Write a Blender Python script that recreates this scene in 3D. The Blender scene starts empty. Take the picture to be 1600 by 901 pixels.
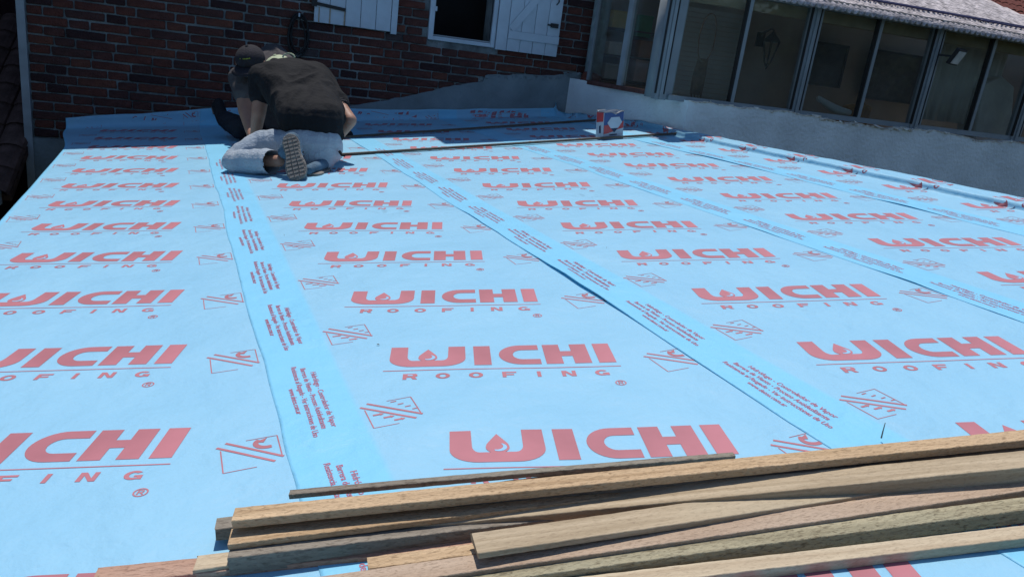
import bpy, bmesh, math, random
from mathutils import Vector, Matrix, noise
random.seed(7)
C = bpy.context.scene.collection
SC = bpy.context.scene

# ------------------------------------------------------------------ measured frame
K = 0.8                                        # survey units -> metres
RW = Matrix(((0.9507798794504126, 0.28601180433491763, -0.11922612387116939),
             (-0.28693830022520056, 0.9579000337058972, 0.009692125159819778),
             (0.11697877027961658, 0.024995463734960807, 0.9928198195526431)))   # roof frame -> world
CAM = Vector((-0.12518743, 0.01017673, 1.04246081))
RGT = Vector((0.95059222, -0.28438769, 0.12449122))
UPV = Vector((-0.02741851, 0.32253453, 0.94616051))
FWD = Vector((0.30922912, 0.90282619, -0.29880133))
UU = Vector((0.98667132, 0.11269367, 0.11738762))      # across the sheets
VV = Vector((-0.11074677, 0.99358251, -0.02299897))    # along the sheets, away
NN = Vector((-0.11922612, 0.00969213, 0.99281982))     # roof normal
F = 1180.0

# ------------------------------------------------------------------ camera
cam = bpy.data.objects.new('camera', bpy.data.cameras.new('camera'))
C.objects.link(cam)
cam.matrix_world = Matrix(((RGT.x, UPV.x, -FWD.x, CAM.x*K), (RGT.y, UPV.y, -FWD.y, CAM.y*K),
                           (RGT.z, UPV.z, -FWD.z, CAM.z*K), (0, 0, 0, 1)))
cam.data.sensor_width = 36.0
cam.data.lens = F/1600*36.0
cam.data.clip_start = 0.05
cam.data.clip_end = 5000
SC.camera = cam

# ------------------------------------------------------------------ light
SUN_DIR = (RW @ Vector((0.03, 0.40, 1.0))).normalized()          # towards the sun
el = math.asin(SUN_DIR.z); az = math.atan2(SUN_DIR.x, SUN_DIR.y)
world = bpy.data.worlds.new('World'); SC.world = world; world.use_nodes = True
wn = world.node_tree.nodes; wl = world.node_tree.links
wn.clear()
sky = wn.new('ShaderNodeTexSky'); sky.sky_type = 'NISHITA'; sky.sun_disc = False
sky.sun_elevation = el; sky.sun_rotation = az; sky.air_density = 1.0; sky.dust_density = 0.0; sky.ozone_density = 3.0
bg = wn.new('ShaderNodeBackground'); bg.inputs['Strength'].default_value = 0.11
wo = wn.new('ShaderNodeOutputWorld')
wl.new(sky.outputs[0], bg.inputs[0]); wl.new(bg.outputs[0], wo.inputs[0])
sl = bpy.data.lights.new('sun', 'SUN'); sl.energy = 3.9; sl.angle = math.radians(0.55); sl.color = (1.0, 0.965, 0.91)
so = bpy.data.objects.new('sun', sl); C.objects.link(so)
so.rotation_euler = (-SUN_DIR).to_track_quat('-Z', 'Y').to_euler()
so.location = SUN_DIR*30
SC.view_settings.view_transform = 'Standard'; SC.view_settings.look = 'None'
SC.view_settings.exposure = 0.0; SC.view_settings.gamma = 1.0
SC.cycles.max_bounces = 8; SC.cycles.transparent_max_bounces = 12
SC.cycles.caustics_reflective = False; SC.cycles.caustics_refractive = False

# ------------------------------------------------------------------ helpers
def ray(x, y): return (FWD + RGT*((x-800)/F) - UPV*((y-450.5)/F))
def atD(x, y, D): return CAM + ray(x, y)*D                        # a surveyed point at camera depth D
def onY(x, y, Y):
    d = ray(x, y); return CAM + d*((Y-CAM.y)/d.y)
def onroof(x, y, z=0.0):
    d = ray(x, y); n = NN; return CAM + d*((z - CAM.dot(n))/d.dot(n))
def R3(u, v, z=0.0): return UU*u + VV*v + Vector((0, 0, z))
def roofz(x, y): return -(x*NN.x + y*NN.y)/NN.z
def smooth(t): t = max(0, min(1, t)); return t*t*(3-2*t)

def setp(o, label=None, cat=None, group=None, kind=None):
    if label: o['label'] = label
    if cat: o['category'] = cat
    if group: o['group'] = group
    if kind: o['kind'] = kind
    return o
ORG = {}
def empty(name, loc, label, cat, group=None):
    o = bpy.data.objects.new(name, None); C.objects.link(o); o.location = Vector(loc)*K; o.empty_display_size = .1
    ORG[o] = Vector(loc); setp(o, label, cat, group); return o
def make(name, verts, faces, mat, parent=None, origin=None, smoothf=False, mats=None, fm=None, bevel=0):
    vs = [Vector(v) for v in verts]
    if origin is None:
        if parent is not None: origin = sum(vs, Vector())/len(vs)
        else:
            lo = [min(v[i] for v in vs) for i in range(3)]; hi = [max(v[i] for v in vs) for i in range(3)]
            origin = Vector(((lo[0]+hi[0])/2, (lo[1]+hi[1])/2, lo[2]))
    origin = Vector(origin)
    me = bpy.data.meshes.new(name); me.from_pydata([(v-origin)*K for v in vs], [], faces); me.update()
    for m in (mats or [mat]): me.materials.append(m)
    if fm: me.polygons.foreach_set('material_index', fm)
    o = bpy.data.objects.new(name, me); C.objects.link(o); ORG[o] = origin
    if parent is not None:
        o.parent = parent; o.location = (origin-ORG[parent])*K
    else: o.location = origin*K
    if smoothf: me.polygons.foreach_set('use_smooth', [True]*len(me.polygons))
    if bevel:
        m = o.modifiers.new('bevel', 'BEVEL'); m.width = bevel; m.segments = 2; m.limit_method = 'ANGLE'
    return o
def inst(name, me, origin, parent=None, rot=None):
    o = bpy.data.objects.new(name, me); C.objects.link(o); ORG[o] = Vector(origin)
    if parent is not None: o.parent = parent; o.location = (Vector(origin)-ORG[parent])*K
    else: o.location = Vector(origin)*K
    if rot: o.rotation_euler = rot
    return o
BOXF = [(0, 3, 2, 1), (4, 5, 6, 7), (0, 1, 5, 4), (1, 2, 6, 5), (2, 3, 7, 6), (3, 0, 4, 7)]
def boxv(x0, x1, y0, y1, z0, z1):
    return [Vector(p) for p in ((x0, y0, z0), (x1, y0, z0), (x1, y1, z0), (x0, y1, z0), (x0, y0, z1), (x1, y0, z1), (x1, y1, z1), (x0, y1, z1))]
def box(name, x0, x1, y0, y1, z0, z1, mat, parent=None, bevel=0): return make(name, boxv(x0, x1, y0, y1, z0, z1), BOXF, mat, parent, bevel=bevel)
class MB:
    def __init__(s): s.v = []; s.f = []; s.m = []
    def add(s, vs, fs, m=0):
        b = len(s.v); s.v += [Vector(v) for v in vs]; s.f += [tuple(i+b for i in f) for f in fs]; s.m += [m]*len(fs); return s
    def box(s, *a, m=0): return s.add(boxv(*a), BOXF, m)
    def bar(s, p, q, w, h, up=(0, 0, 1), m=0):
        p = Vector(p); q = Vector(q); d = (q-p).normalized(); sx = d.cross(Vector(up)).normalized(); uz = sx.cross(d)
        vs = [c + sx*a*w/2 + uz*b*h/2 for c in (p, q) for a, b in ((-1, -1), (1, -1), (1, 1), (-1, 1))]
        return s.add(vs, [(0, 1, 2, 3), (7, 6, 5, 4), (0, 4, 5, 1), (1, 5, 6, 2), (2, 6, 7, 3), (3, 7, 4, 0)], m)
    def tube(s, pts, r, n=8, m=0, close=True):
        pts = [Vector(p) for p in pts]; rs = r if isinstance(r, (list, tuple)) else [r]*len(pts); vs = []; prev = None
        for i, p in enumerate(pts):
            d = (pts[min(i+1, len(pts)-1)]-pts[max(i-1, 0)]).normalized()
            a = prev if prev else (Vector((0, 0, 1)) if abs(d.z) < .9 else Vector((1, 0, 0)))
            x = (a - d*a.dot(d)).normalized(); prev = x; y = d.cross(x)
            vs += [p + (x*math.cos(t)+y*math.sin(t))*rs[i] for t in [2*math.pi*k/n for k in range(n)]]
        fs = [(i*n+k, i*n+(k+1) % n, (i+1)*n+(k+1) % n, (i+1)*n+k) for i in range(len(pts)-1) for k in range(n)]
        if close: fs += [tuple(range(n-1, -1, -1)), tuple((len(pts)-1)*n+k for k in range(n))]
        return s.add(vs, fs, m)
    def poly(s, pts, off, m=0):
        """flat outline pushed along off to a prism"""
        n = len(pts); off = Vector(off); vs = [Vector(p) for p in pts] + [Vector(p)+off for p in pts]
        fs = [tuple(range(n-1, -1, -1)), tuple(range(n, 2*n))] + [(i, (i+1) % n, n+(i+1) % n, n+i) for i in range(n)]
        return s.add(vs, fs, m)
    def build(s, name, mat, parent=None, origin=None, smoothf=False, mats=None, bevel=0):
        return make(name, s.v, s.f, mat, parent, origin, smoothf, mats, s.m if mats else None, bevel)

# ------------------------------------------------------------------ materials
def mat(name, col, rough=.7, spec=.4, var=0., vscale=6., bump=0., bscale=40., col2=None, metal=0., coat=0., stretch=None, detail=6., distort=0.):
    m = bpy.data.materials.new(name); m.use_nodes = True; n = m.node_tree.nodes; l = m.node_tree.links
    b = n['Principled BSDF']; b.inputs['Roughness'].default_value = rough; b.inputs['Specular IOR Level'].default_value = spec
    b.inputs['Metallic'].default_value = metal; b.inputs['Coat Weight'].default_value = coat
    b.inputs['Base Color'].default_value = (*col, 1)
    tc = n.new('ShaderNodeTexCoord'); mp = n.new('ShaderNodeMapping'); l.new(tc.outputs['Object'], mp.inputs[0])
    if stretch: mp.inputs['Scale'].default_value = stretch
    if var or col2:
        nz = n.new('ShaderNodeTexNoise'); nz.inputs['Scale'].default_value = vscale; nz.inputs['Detail'].default_value = detail
        nz.inputs['Distortion'].default_value = distort
        l.new(mp.outputs[0], nz.inputs['Vector'])
        rp = n.new('ShaderNodeValToRGB'); e = rp.color_ramp.elements
        c2 = col2 or tuple(max(0, c*(1-var)) for c in col); c1 = col if col2 else tuple(min(1, c*(1+var)) for c in col)
        e[0].position = .3; e[0].color = (*c2, 1); e[1].position = .7; e[1].color = (*c1, 1)
        l.new(nz.outputs['Fac'], rp.inputs[0]); l.new(rp.outputs[0], b.inputs['Base Color'])
    if bump:
        nb = n.new('ShaderNodeTexNoise'); nb.inputs['Scale'].default_value = bscale; nb.inputs['Detail'].default_value = 8
        l.new(mp.outputs[0], nb.inputs['Vector'])
        bp = n.new('ShaderNodeBump'); bp.inputs['Strength'].default_value = bump; bp.inputs['Distance'].default_value = .02
        l.new(nb.outputs['Fac'], bp.inputs['Height']); l.new(bp.outputs[0], b.inputs['Normal'])
    return m
M = {}
M['mortar'] = mat('mortar', (.215, .245, .26), .9, .2, .5, 5, .6, 60)
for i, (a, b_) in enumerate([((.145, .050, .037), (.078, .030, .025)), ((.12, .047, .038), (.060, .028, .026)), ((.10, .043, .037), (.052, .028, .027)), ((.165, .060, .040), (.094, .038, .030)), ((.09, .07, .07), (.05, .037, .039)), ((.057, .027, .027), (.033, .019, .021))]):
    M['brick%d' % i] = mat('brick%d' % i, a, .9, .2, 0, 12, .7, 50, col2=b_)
M['plaster'] = mat('plaster', (.20, .24, .26), .9, .2, .22, 3.5, .5, 30)  # brick house plaster, the shade under its eaves put into the colour
M['plaster_side'] = mat('cement_render_skylit', (.78, .84, .86), .9, .2, .14, 2.2, .6, 30)  # veranda plaster made paler in place of the skylight falling on it
M['broken'] = mat('broken_plaster_sunlit', (.85, .74, .66), .95, .1, .35, 30, 1.0, 60)  # broken plaster; sun on the chips is put into the pale warm colour
M['white_paint'] = mat('white_paint', (.50, .58, .66), .55, .4, .1, 5, .15, 30)
M['post_paint'] = mat('post_paint', (.32, .36, .39), .5, .4, .15, 6, .2, 30)
M['grey_metal'] = mat('grey_frame', (.24, .275, .30), .45, .5, .12, 5, .1, 30)
M['frame_dark'] = mat('dark_gasket', (.03, .03, .03), .6, .3)
M['iron'] = mat('black_iron', (.02, .02, .022), .6, .4, .3, 30)
M['black'] = mat('black_rubber', (.018, .018, .02), .6, .3, .2, 20)
M['dark_room'] = mat('room_wall', (.42, .36, .30), .9, .2, .2, 2)
M['dark_void'] = mat('window_dark', (.02, .02, .022), .8, .2, .2, 3)
M['terra'] = mat('terracotta', (.20, .07, .05), .85, .2, .3, 12, .4, 40)
M['tile_red'] = mat('red_tile', (.14, .04, .03), .85, .2, .35, 14, .4, 40)
M['tile_brown'] = mat('brown_tile', (.10, .06, .05), .9, .15, .35, 10, .4, 30)
M['pipe'] = mat('pipe_paint', (.34, .44, .46), .7, .3, .25, 14, .4, 40, col2=(.22, .26, .26))
M['roof_sheet'] = mat('fibre_cement', (.50, .45, .45), .9, .2, .45, 26, .9, 70, stretch=(1, .25, 1))
M['blue_cable'] = mat('cable_sheath', (.035, .03, .09), .5, .4)
M['deck'] = mat('deck_boards', (.22, .16, .11), .9, .2, .2, 6)
M['ground'] = mat('ground_soil', (.045, .05, .03), .95, .1, .3, 1.5, .4, 12)
M['head_wood'] = mat('head_beam_wood', (.50, .38, .24), .8, .2, .2, 8)
M['red_frame'] = mat('sill_red', (.13, .06, .05), .7, .3, .3, 20)

def membrane_mat():
    m = mat('membrane', (.25, .50, .76), .5, .35); n = m.node_tree.nodes; l = m.node_tree.links; b = n['Principled BSDF']
    at = n.new('ShaderNodeAttribute'); at.attribute_name = 'suv'
    sep = n.new('ShaderNodeSeparateXYZ'); l.new(at.outputs['Vector'], sep.inputs[0])
    # printed lap band along the left side of each roll
    mr = n.new('ShaderNodeMapRange'); mr.interpolation_type = 'SMOOTHSTEP'; mr.inputs[1].default_value = -.215; mr.inputs[2].default_value = -.19
    l.new(sep.outputs[0], mr.inputs[0])
    nz = n.new('ShaderNodeTexNoise'); nz.inputs['Scale'].default_value = 2.2; nz.inputs['Detail'].default_value = 5
    l.new(at.outputs['Vector'], nz.inputs['Vector'])
    r1 = n.new('ShaderNodeMix'); r1.data_type = 'RGBA'; r1.inputs[6].default_value = (.325, .64, .855, 1); r1.inputs[7].default_value = (.42, .73, .91, 1)
    l.new(nz.outputs['Fac'], r1.inputs[0])
    r2 = n.new('ShaderNodeMix'); r2.data_type = 'RGBA'; r2.inputs[6].default_value = (.30, .72, .97, 1)
    l.new(mr.outputs[0], r2.inputs[0]); l.new(r1.outputs[2], r2.inputs[7])
    # scuffs: small smeared grey shoe marks
    n3 = n.new('ShaderNodeTexNoise'); n3.inputs['Scale'].default_value = 1.3; n3.inputs['Detail'].default_value = 3; l.new(at.outputs['Vector'], n3.inputs['Vector'])
    n4 = n.new('ShaderNodeTexNoise'); n4.inputs['Scale'].default_value = 16; n4.inputs['Detail'].default_value = 8; n4.inputs['Distortion'].default_value = 1.5; l.new(at.outputs['Vector'], n4.inputs['Vector'])
    p3 = n.new('ShaderNodeMapRange'); p3.inputs[1].default_value = .58; p3.inputs[2].default_value = .72; l.new(n3.outputs['Fac'], p3.inputs[0])
    p4 = n.new('ShaderNodeMapRange'); p4.inputs[1].default_value = .52; p4.inputs[2].default_value = .70; l.new(n4.outputs['Fac'], p4.inputs[0])
    mu = n.new('ShaderNodeMath'); mu.operation = 'MULTIPLY'; l.new(p3.outputs[0], mu.inputs[0]); l.new(p4.outputs[0], mu.inputs[1])
    mu2 = n.new('ShaderNodeMath'); mu2.operation = 'MULTIPLY'; mu2.inputs[1].default_value = .7; l.new(mu.outputs[0], mu2.inputs[0])
    r3 = n.new('ShaderNodeMix'); r3.data_type = 'RGBA'; r3.inputs[7].default_value = (.24, .42, .54, 1)
    l.new(mu2.outputs[0], r3.inputs[0]); l.new(r2.outputs[2], r3.inputs[6])
    l.new(r3.outputs[2], b.inputs['Base Color'])
    nb = n.new('ShaderNodeTexNoise'); nb.inputs['Scale'].default_value = 2.6; nb.inputs['Detail'].default_value = 7; nb.inputs['Roughness'].default_value = .52
    l.new(at.outputs['Vector'], nb.inputs['Vector'])
    mpc = n.new('ShaderNodeMapping'); mpc.inputs['Rotation'].default_value = (0, 0, .5); mpc.inputs['Scale'].default_value = (1.3, .3, 1); l.new(at.outputs['Vector'], mpc.inputs[0])
    nc = n.new('ShaderNodeTexNoise'); nc.noise_type = 'RIDGED_MULTIFRACTAL'; nc.inputs['Scale'].default_value = 1.9; nc.inputs['Detail'].default_value = 3; l.new(mpc.outputs[0], nc.inputs['Vector'])
    sm_ = n.new('ShaderNodeMath'); sm_.operation = 'MULTIPLY_ADD'; sm_.inputs[1].default_value = .34; l.new(nc.outputs['Fac'], sm_.inputs[0]); l.new(nb.outputs['Fac'], sm_.inputs[2])
    bp = n.new('ShaderNodeBump'); bp.inputs['Strength'].default_value = .9; bp.inputs['Distance'].default_value = .045
    l.new(sm_.outputs[0], bp.inputs['Height']); l.new(bp.outputs[0], b.inputs['Normal'])
    b.inputs['Sheen Weight'].default_value = .10; b.inputs['Sheen Roughness'].default_value = .45
    tl = n.new('ShaderNodeBsdfTranslucent'); tl.inputs[0].default_value = (.20, .80, .95, 1)
    ms = n.new('ShaderNodeMixShader'); ms.inputs[0].default_value = .28; l.new(b.outputs[0], ms.inputs[1]); l.new(tl.outputs[0], ms.inputs[2]); l.new(ms.outputs[0], n['Material Output'].inputs[0])
    return m
M['membrane'] = membrane_mat()
M['ink'] = mat('red_ink', (.425, .155, .18), .5, .35, .16, 5)
M['ink_text'] = mat('red_ink_text', (.42, .14, .20), .5, .35)
M['ink_gap'] = mat('unprinted', (.265, .51, .71), .5, .35)

def wood(name, c1, c2, c3, bump=.5, bs=60, knots=True):
    m = bpy.data.materials.new(name); m.use_nodes = True; n = m.node_tree.nodes; l = m.node_tree.links; b = n['Principled BSDF']
    b.inputs['Roughness'].default_value = .85; b.inputs['Specular IOR Level'].default_value = .2
    tc = n.new('ShaderNodeTexCoord'); oi = n.new('ShaderNodeObjectInfo')
    ad = n.new('ShaderNodeVectorMath'); ad.operation = 'ADD'; l.new(tc.outputs['Object'], ad.inputs[0])
    sc = n.new('ShaderNodeVectorMath'); sc.operation = 'SCALE'; sc.inputs['Scale'].default_value = 17.; cb = n.new('ShaderNodeCombineXYZ')
    for i in range(3): l.new(oi.outputs['Random'], cb.inputs[i])
    l.new(cb.outputs[0], sc.inputs[0]); l.new(sc.outputs[0], ad.inputs[1])
    mp = n.new('ShaderNodeMapping'); mp.inputs['Scale'].default_value = (1.1, 30, 30); l.new(ad.outputs[0], mp.inputs[0])
    g = n.new('ShaderNodeTexNoise'); g.inputs['Scale'].default_value = 2.2; g.inputs['Detail'].default_value = 6; g.inputs['Distortion'].default_value = .6; l.new(mp.outputs[0], g.inputs['Vector'])
    rp = n.new('ShaderNodeValToRGB'); e = rp.color_ramp.elements; e[0].position = .3; e[0].color = (*c2, 1); e[1].position = .68; e[1].color = (*c1, 1)
    l.new(g.outputs['Fac'], rp.inputs[0])
    mp2 = n.new('ShaderNodeMapping'); mp2.inputs['Scale'].default_value = (.9, 3, 3); l.new(ad.outputs[0], mp2.inputs[0])
    p = n.new('ShaderNodeTexNoise'); p.inputs['Scale'].default_value = 2.3; p.inputs['Detail'].default_value = 5; l.new(mp2.outputs[0], p.inputs['Vector'])
    pr = n.new('ShaderNodeMapRange'); pr.inputs[1].default_value = .5; pr.inputs[2].default_value = .68; l.new(p.outputs['Fac'], pr.inputs[0])
    mx = n.new('ShaderNodeMix'); mx.data_type = 'RGBA'; mx.inputs[7].default_value = (*c3, 1); l.new(pr.outputs[0], mx.inputs[0]); l.new(rp.outputs[0], mx.inputs[6])
    last = mx.outputs[2]
    if knots:
        mp3 = n.new('ShaderNodeMapping'); mp3.inputs['Scale'].default_value = (1.9, 4.2, .0); l.new(ad.outputs[0], mp3.inputs[0])
        vo = n.new('ShaderNodeTexVoronoi'); vo.inputs['Scale'].default_value = 1.0; l.new(mp3.outputs[0], vo.inputs['Vector'])
        kr = n.new('ShaderNodeMapRange'); kr.inputs[1].default_value = .03; kr.inputs[2].default_value = .075; kr.inputs[3].default_value = .75; kr.inputs[4].default_value = 0; l.new(vo.outputs['Distance'], kr.inputs[0])
        mk = n.new('ShaderNodeMix'); mk.data_type = 'RGBA'; mk.inputs[7].default_value = (c2[0]*.6, c2[1]*.42, c2[2]*.35, 1); l.new(kr.outputs[0], mk.inputs[0]); l.new(last, mk.inputs[6]); last = mk.outputs[2]
    mp5 = n.new('ShaderNodeMapping'); mp5.inputs['Scale'].default_value = (.30, 1, 1); l.new(ad.outputs[0], mp5.inputs[0])
    nf = n.new('ShaderNodeTexNoise'); nf.inputs['Scale'].default_value = bs*2.6; nf.inputs['Detail'].default_value = 4; nf.inputs['Distortion'].default_value = .8; l.new(mp5.outputs[0], nf.inputs['Vector'])
    fr_ = n.new('ShaderNodeMapRange'); fr_.inputs[1].default_value = .50; fr_.inputs[2].default_value = .68; fr_.inputs[4].default_value = min(.75, bump*1.1); l.new(nf.outputs['Fac'], fr_.inputs[0])
    mf = n.new('ShaderNodeMix'); mf.data_type = 'RGBA'; mf.inputs[7].default_value = (c2[0]*.38, c2[1]*.33, c2[2]*.3, 1); l.new(fr_.outputs[0], mf.inputs[0]); l.new(last, mf.inputs[6]); last = mf.outputs[2]
    l.new(last, b.inputs['Base Color'])
    mp4 = n.new('ShaderNodeMapping'); mp4.inputs['Scale'].default_value = (.45, 1, 1); mp4.inputs['Rotation'].default_value = (0, 0, .35); l.new(ad.outputs[0], mp4.inputs[0])
    nb = n.new('ShaderNodeTexNoise'); nb.inputs['Scale'].default_value = bs; nb.inputs['Detail'].default_value = 7; nb.inputs['Roughness'].default_value = .65; l.new(mp4.outputs[0], nb.inputs['Vector'])
    wv = n.new('ShaderNodeTexWave'); wv.inputs['Scale'].default_value = 34; wv.inputs['Distortion'].default_value = 7; wv.inputs['Detail'].default_value = 4; wv.inputs['Detail Scale'].default_value = 3; l.new(mp4.outputs[0], wv.inputs['Vector'])
    ws = n.new('ShaderNodeMath'); ws.operation = 'MULTIPLY_ADD'; ws.inputs[1].default_value = .14; l.new(wv.outputs['Fac'], ws.inputs[0]); l.new(nb.outputs['Fac'], ws.inputs[2])
    bp = n.new('ShaderNodeBump'); bp.inputs['Strength'].default_value = min(1, bump*.95); bp.inputs['Distance'].default_value = .012
    l.new(ws.outputs[0], bp.inputs['Height']); l.new(bp.outputs[0], b.inputs['Normal'])
    return m
M['wood_gold'] = wood('wood_gold', (0.64, 0.458, 0.28), (0.40, 0.265, 0.15), (0.565, 0.401, 0.249), .5, 110)
M['wood_pink'] = wood('wood_pink', (0.53, 0.395, 0.288), (0.36, 0.255, 0.178), (0.475, 0.362, 0.268), .42, 130)
M['wood_green'] = wood('wood_green', (0.44, 0.385, 0.255), (0.28, 0.24, 0.155), (0.384, 0.352, 0.242), .62, 95)
M['wood_tan'] = wood('wood_tan', (0.52, 0.415, 0.285), (0.33, 0.25, 0.16), (0.452, 0.37, 0.255), .26, 105)
M['wood_pale'] = wood('wood_pale', (0.60, 0.495, 0.350), (0.44, 0.34, 0.23), (0.542, 0.445, 0.315), .28, 110)
M['wood_grey'] = wood('wood_grey', (0.300, 0.260, 0.210), (0.190, 0.160, 0.130), (0.260, 0.235, 0.185), .5, 80)
M['wood_shaded'] = wood('wood_shaded', (.17, .13, .10), (.10, .075, .06), (.14, .11, .085), .4, 80)  # wood darkened: shade on the side facing the camera put into the colour
M['wood_red'] = wood('wood_red', (0.520, 0.316, 0.226), (0.395, 0.215, 0.147), (0.475, 0.305, 0.226), .5, 90)

def glass_mat(name, tint, ior=1.5):
    m = bpy.data.materials.new(name); m.use_nodes = True; n = m.node_tree.nodes; l = m.node_tree.links
    n.remove(n['Principled BSDF']); out = n['Material Output']
    lw = n.new('ShaderNodeLayerWeight'); lw.inputs['Blend'].default_value = .5
    pw = n.new('ShaderNodeMath'); pw.operation = 'POWER'; pw.inputs[1].default_value = 5; l.new(lw.outputs['Facing'], pw.inputs[0])
    fr = n.new('ShaderNodeMath'); fr.operation = 'MULTIPLY_ADD'; fr.inputs[1].default_value = .95; fr.inputs[2].default_value = .035; l.new(pw.outputs[0], fr.inputs[0])
    tr = n.new('ShaderNodeBsdfTransparent'); tr.inputs[0].default_value = (*tint, 1)
    gl = n.new('ShaderNodeBsdfGlossy'); gl.inputs['Roughness'].default_value = .02
    mx = n.new('ShaderNodeMixShader'); l.new(fr.outputs[0], mx.inputs[0]); l.new(tr.outputs[0], mx.inputs[1]); l.new(gl.outputs[0], mx.inputs[2])
    df = n.new('ShaderNodeBsdfDiffuse'); df.inputs[0].default_value = (.5, .48, .45, 1)
    tc = n.new('ShaderNodeTexCoord'); nz = n.new('ShaderNodeTexNoise'); nz.inputs['Scale'].default_value = 1.8; nz.inputs['Detail'].default_value = 7; l.new(tc.outputs['Object'], nz.inputs['Vector'])
    mr = n.new('ShaderNodeMapRange'); mr.inputs[1].default_value = .3; mr.inputs[2].default_value = .75; mr.inputs[3].default_value = .02; mr.inputs[4].default_value = .085; l.new(nz.outputs['Fac'], mr.inputs[0])
    m2 = n.new('ShaderNodeMixShader'); l.new(mr.outputs[0], m2.inputs[0]); l.new(mx.outputs[0], m2.inputs[1]); l.new(df.outputs[0], m2.inputs[2])
    l.new(m2.outputs[0], out.inputs[0]); return m
M['glass'] = glass_mat('window_glass', (.80, .82, .80))

# ------------------------------------------------------------------ setting: ground, roof deck
setp(make('ground', [(-600, -600, -4), (600, -600, -4), (600, 600, -4), (-600, 600, -4)], [(0, 1, 2, 3)], M['ground']), kind='structure')
US = -1.03; UK = 4.74
def vwall(u): return 9.345 - .1134*u                                    # where the sheets reach the brick wall
def ret_u(v): return 4.95 - .265*(v-6.9)                                # foot of the side wall of the veranda
def slab(pts, z0, z1):
    n = len(pts); vs = [R3(u, v, z0) for u, v in pts]+[R3(u, v, z1) for u, v in pts]
    return vs, [tuple(range(n-1, -1, -1)), tuple(range(n, 2*n))]+[(i, (i+1) % n, n+(i+1) % n, n+i) for i in range(n)]
vs, fs = slab([(US+.02, -2.5), (4.9, -2.5), (4.9, 7.0), (4.5, 8.85), (US+.02, 9.5)], -.22, -.012)
setp(make('roof_deck', vs, fs, M['deck']), kind='structure')

# trees behind the camera: they are what the veranda glass mirrors
def tree_belt():
    V = []; Fc = []; rnd = random.Random(5)
    top = lambda a: 5.4+1.2*noise.noise(Vector((a*4, 1, 0)))+1.3*noise.noise(Vector((a*13, 4, 0)))
    n = 120
    for i in range(n+1):
        a = -1.35+2.7*i/n; 
        for j in range(7): 
            z = -4+(top(a)+3.2)*j/6; d = 26+1.6*noise.noise(Vector((a*9, z*.5, 2))); V.append(Vector((3+d*math.sin(a), -d*math.cos(a), z)))
    Fc += [(i*7+j, (i+1)*7+j, (i+1)*7+j+1, i*7+j+1) for i in range(n) for j in range(6)]
    for i in range(30000):
        a = rnd.uniform(-1.3, 1.3); d = 24.4+rnd.uniform(-1.5, 1.5)
        z = -4+(top(a)+4)*rnd.random()**.75; c = Vector((3+d*math.sin(a), -d*math.cos(a), z)); s_ = rnd.uniform(.10, .24)
        p = [Vector((rnd.gauss(0, 1), rnd.gauss(0, 1), rnd.gauss(0, 1))).normalized()*s_ for _ in range(3)]
        b_ = len(V); V += [c+q for q in p]; Fc.append((b_, b_+1, b_+2))
    o = make('distant_trees', V, Fc, M['leaf'], origin=(0, -24, -4)); setp(o, 'dark belt of trees far behind the camera', 'trees', kind='stuff')
M['leaf'] = mat('leaf', (.05, .075, .03), .8, .2, .4, 1.5)
tree_belt()

# ------------------------------------------------------------------ roofing sheets
L = .759; TH = math.radians(-18.52); T = .62889; HC = .158
STRIP = [dict(u0=-.806, v0=1.7528+.535), dict(u0=.5656, v0=1.7528), dict(u0=1.9136, v0=1.7528+.138), dict(u0=3.2826, v0=1.7528+.470), dict(u0=4.585, v0=1.7528+.30)]
EDGE_L, EDGE_R = -.426, 1.05
def und(u, v):
    return .0045*math.sin(1.9*u+.7*v+1)*math.sin(1.3*v-.6*u) + .004*noise.noise(Vector((u*2.1, v*1.6, 3)))
def bump1(v, c, w): return math.exp(-((v-c)/w)**2)
def lift(k, v):
    w = .6+.4*noise.noise(Vector((v*2.3, k*5.1, 0)))
    if k == 0: return .0006
    if k == 1: return .0004 + w*(.026*bump1(v, 2.75, .40)+.004*bump1(v, 1.75, .35)+.008*bump1(v, 3.9, .4)+.003*bump1(v, 5.6, .8))
    if k == 2: return .0 + w*(.010*bump1(v, 2.25, .18)+.006*bump1(v, 3.2, .2)+.003*bump1(v, 4.5, .3))
    return .0004 + w*(.014*bump1(v, 5.2, .55)+.014*bump1(v, 3.35, .2)+.003*bump1(v, 6.2, .4))
def upturn(u, k):
    pts = [(-1.3, .13), (-.7, .135), (-.2, .15), (.3, .185), (.8, .19), (1.5, .16), (2.2, .12), (3.0, .115), (4.3, .10), (5, .1)]
    for (a, b_), (c, d) in zip(pts, pts[1:]):
        if u <= c: return b_+(d-b_)*max(0, (u-a)/(c-a)) + .012*noise.noise(Vector((u*3.1, k*2., 5)))
    return .1
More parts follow.
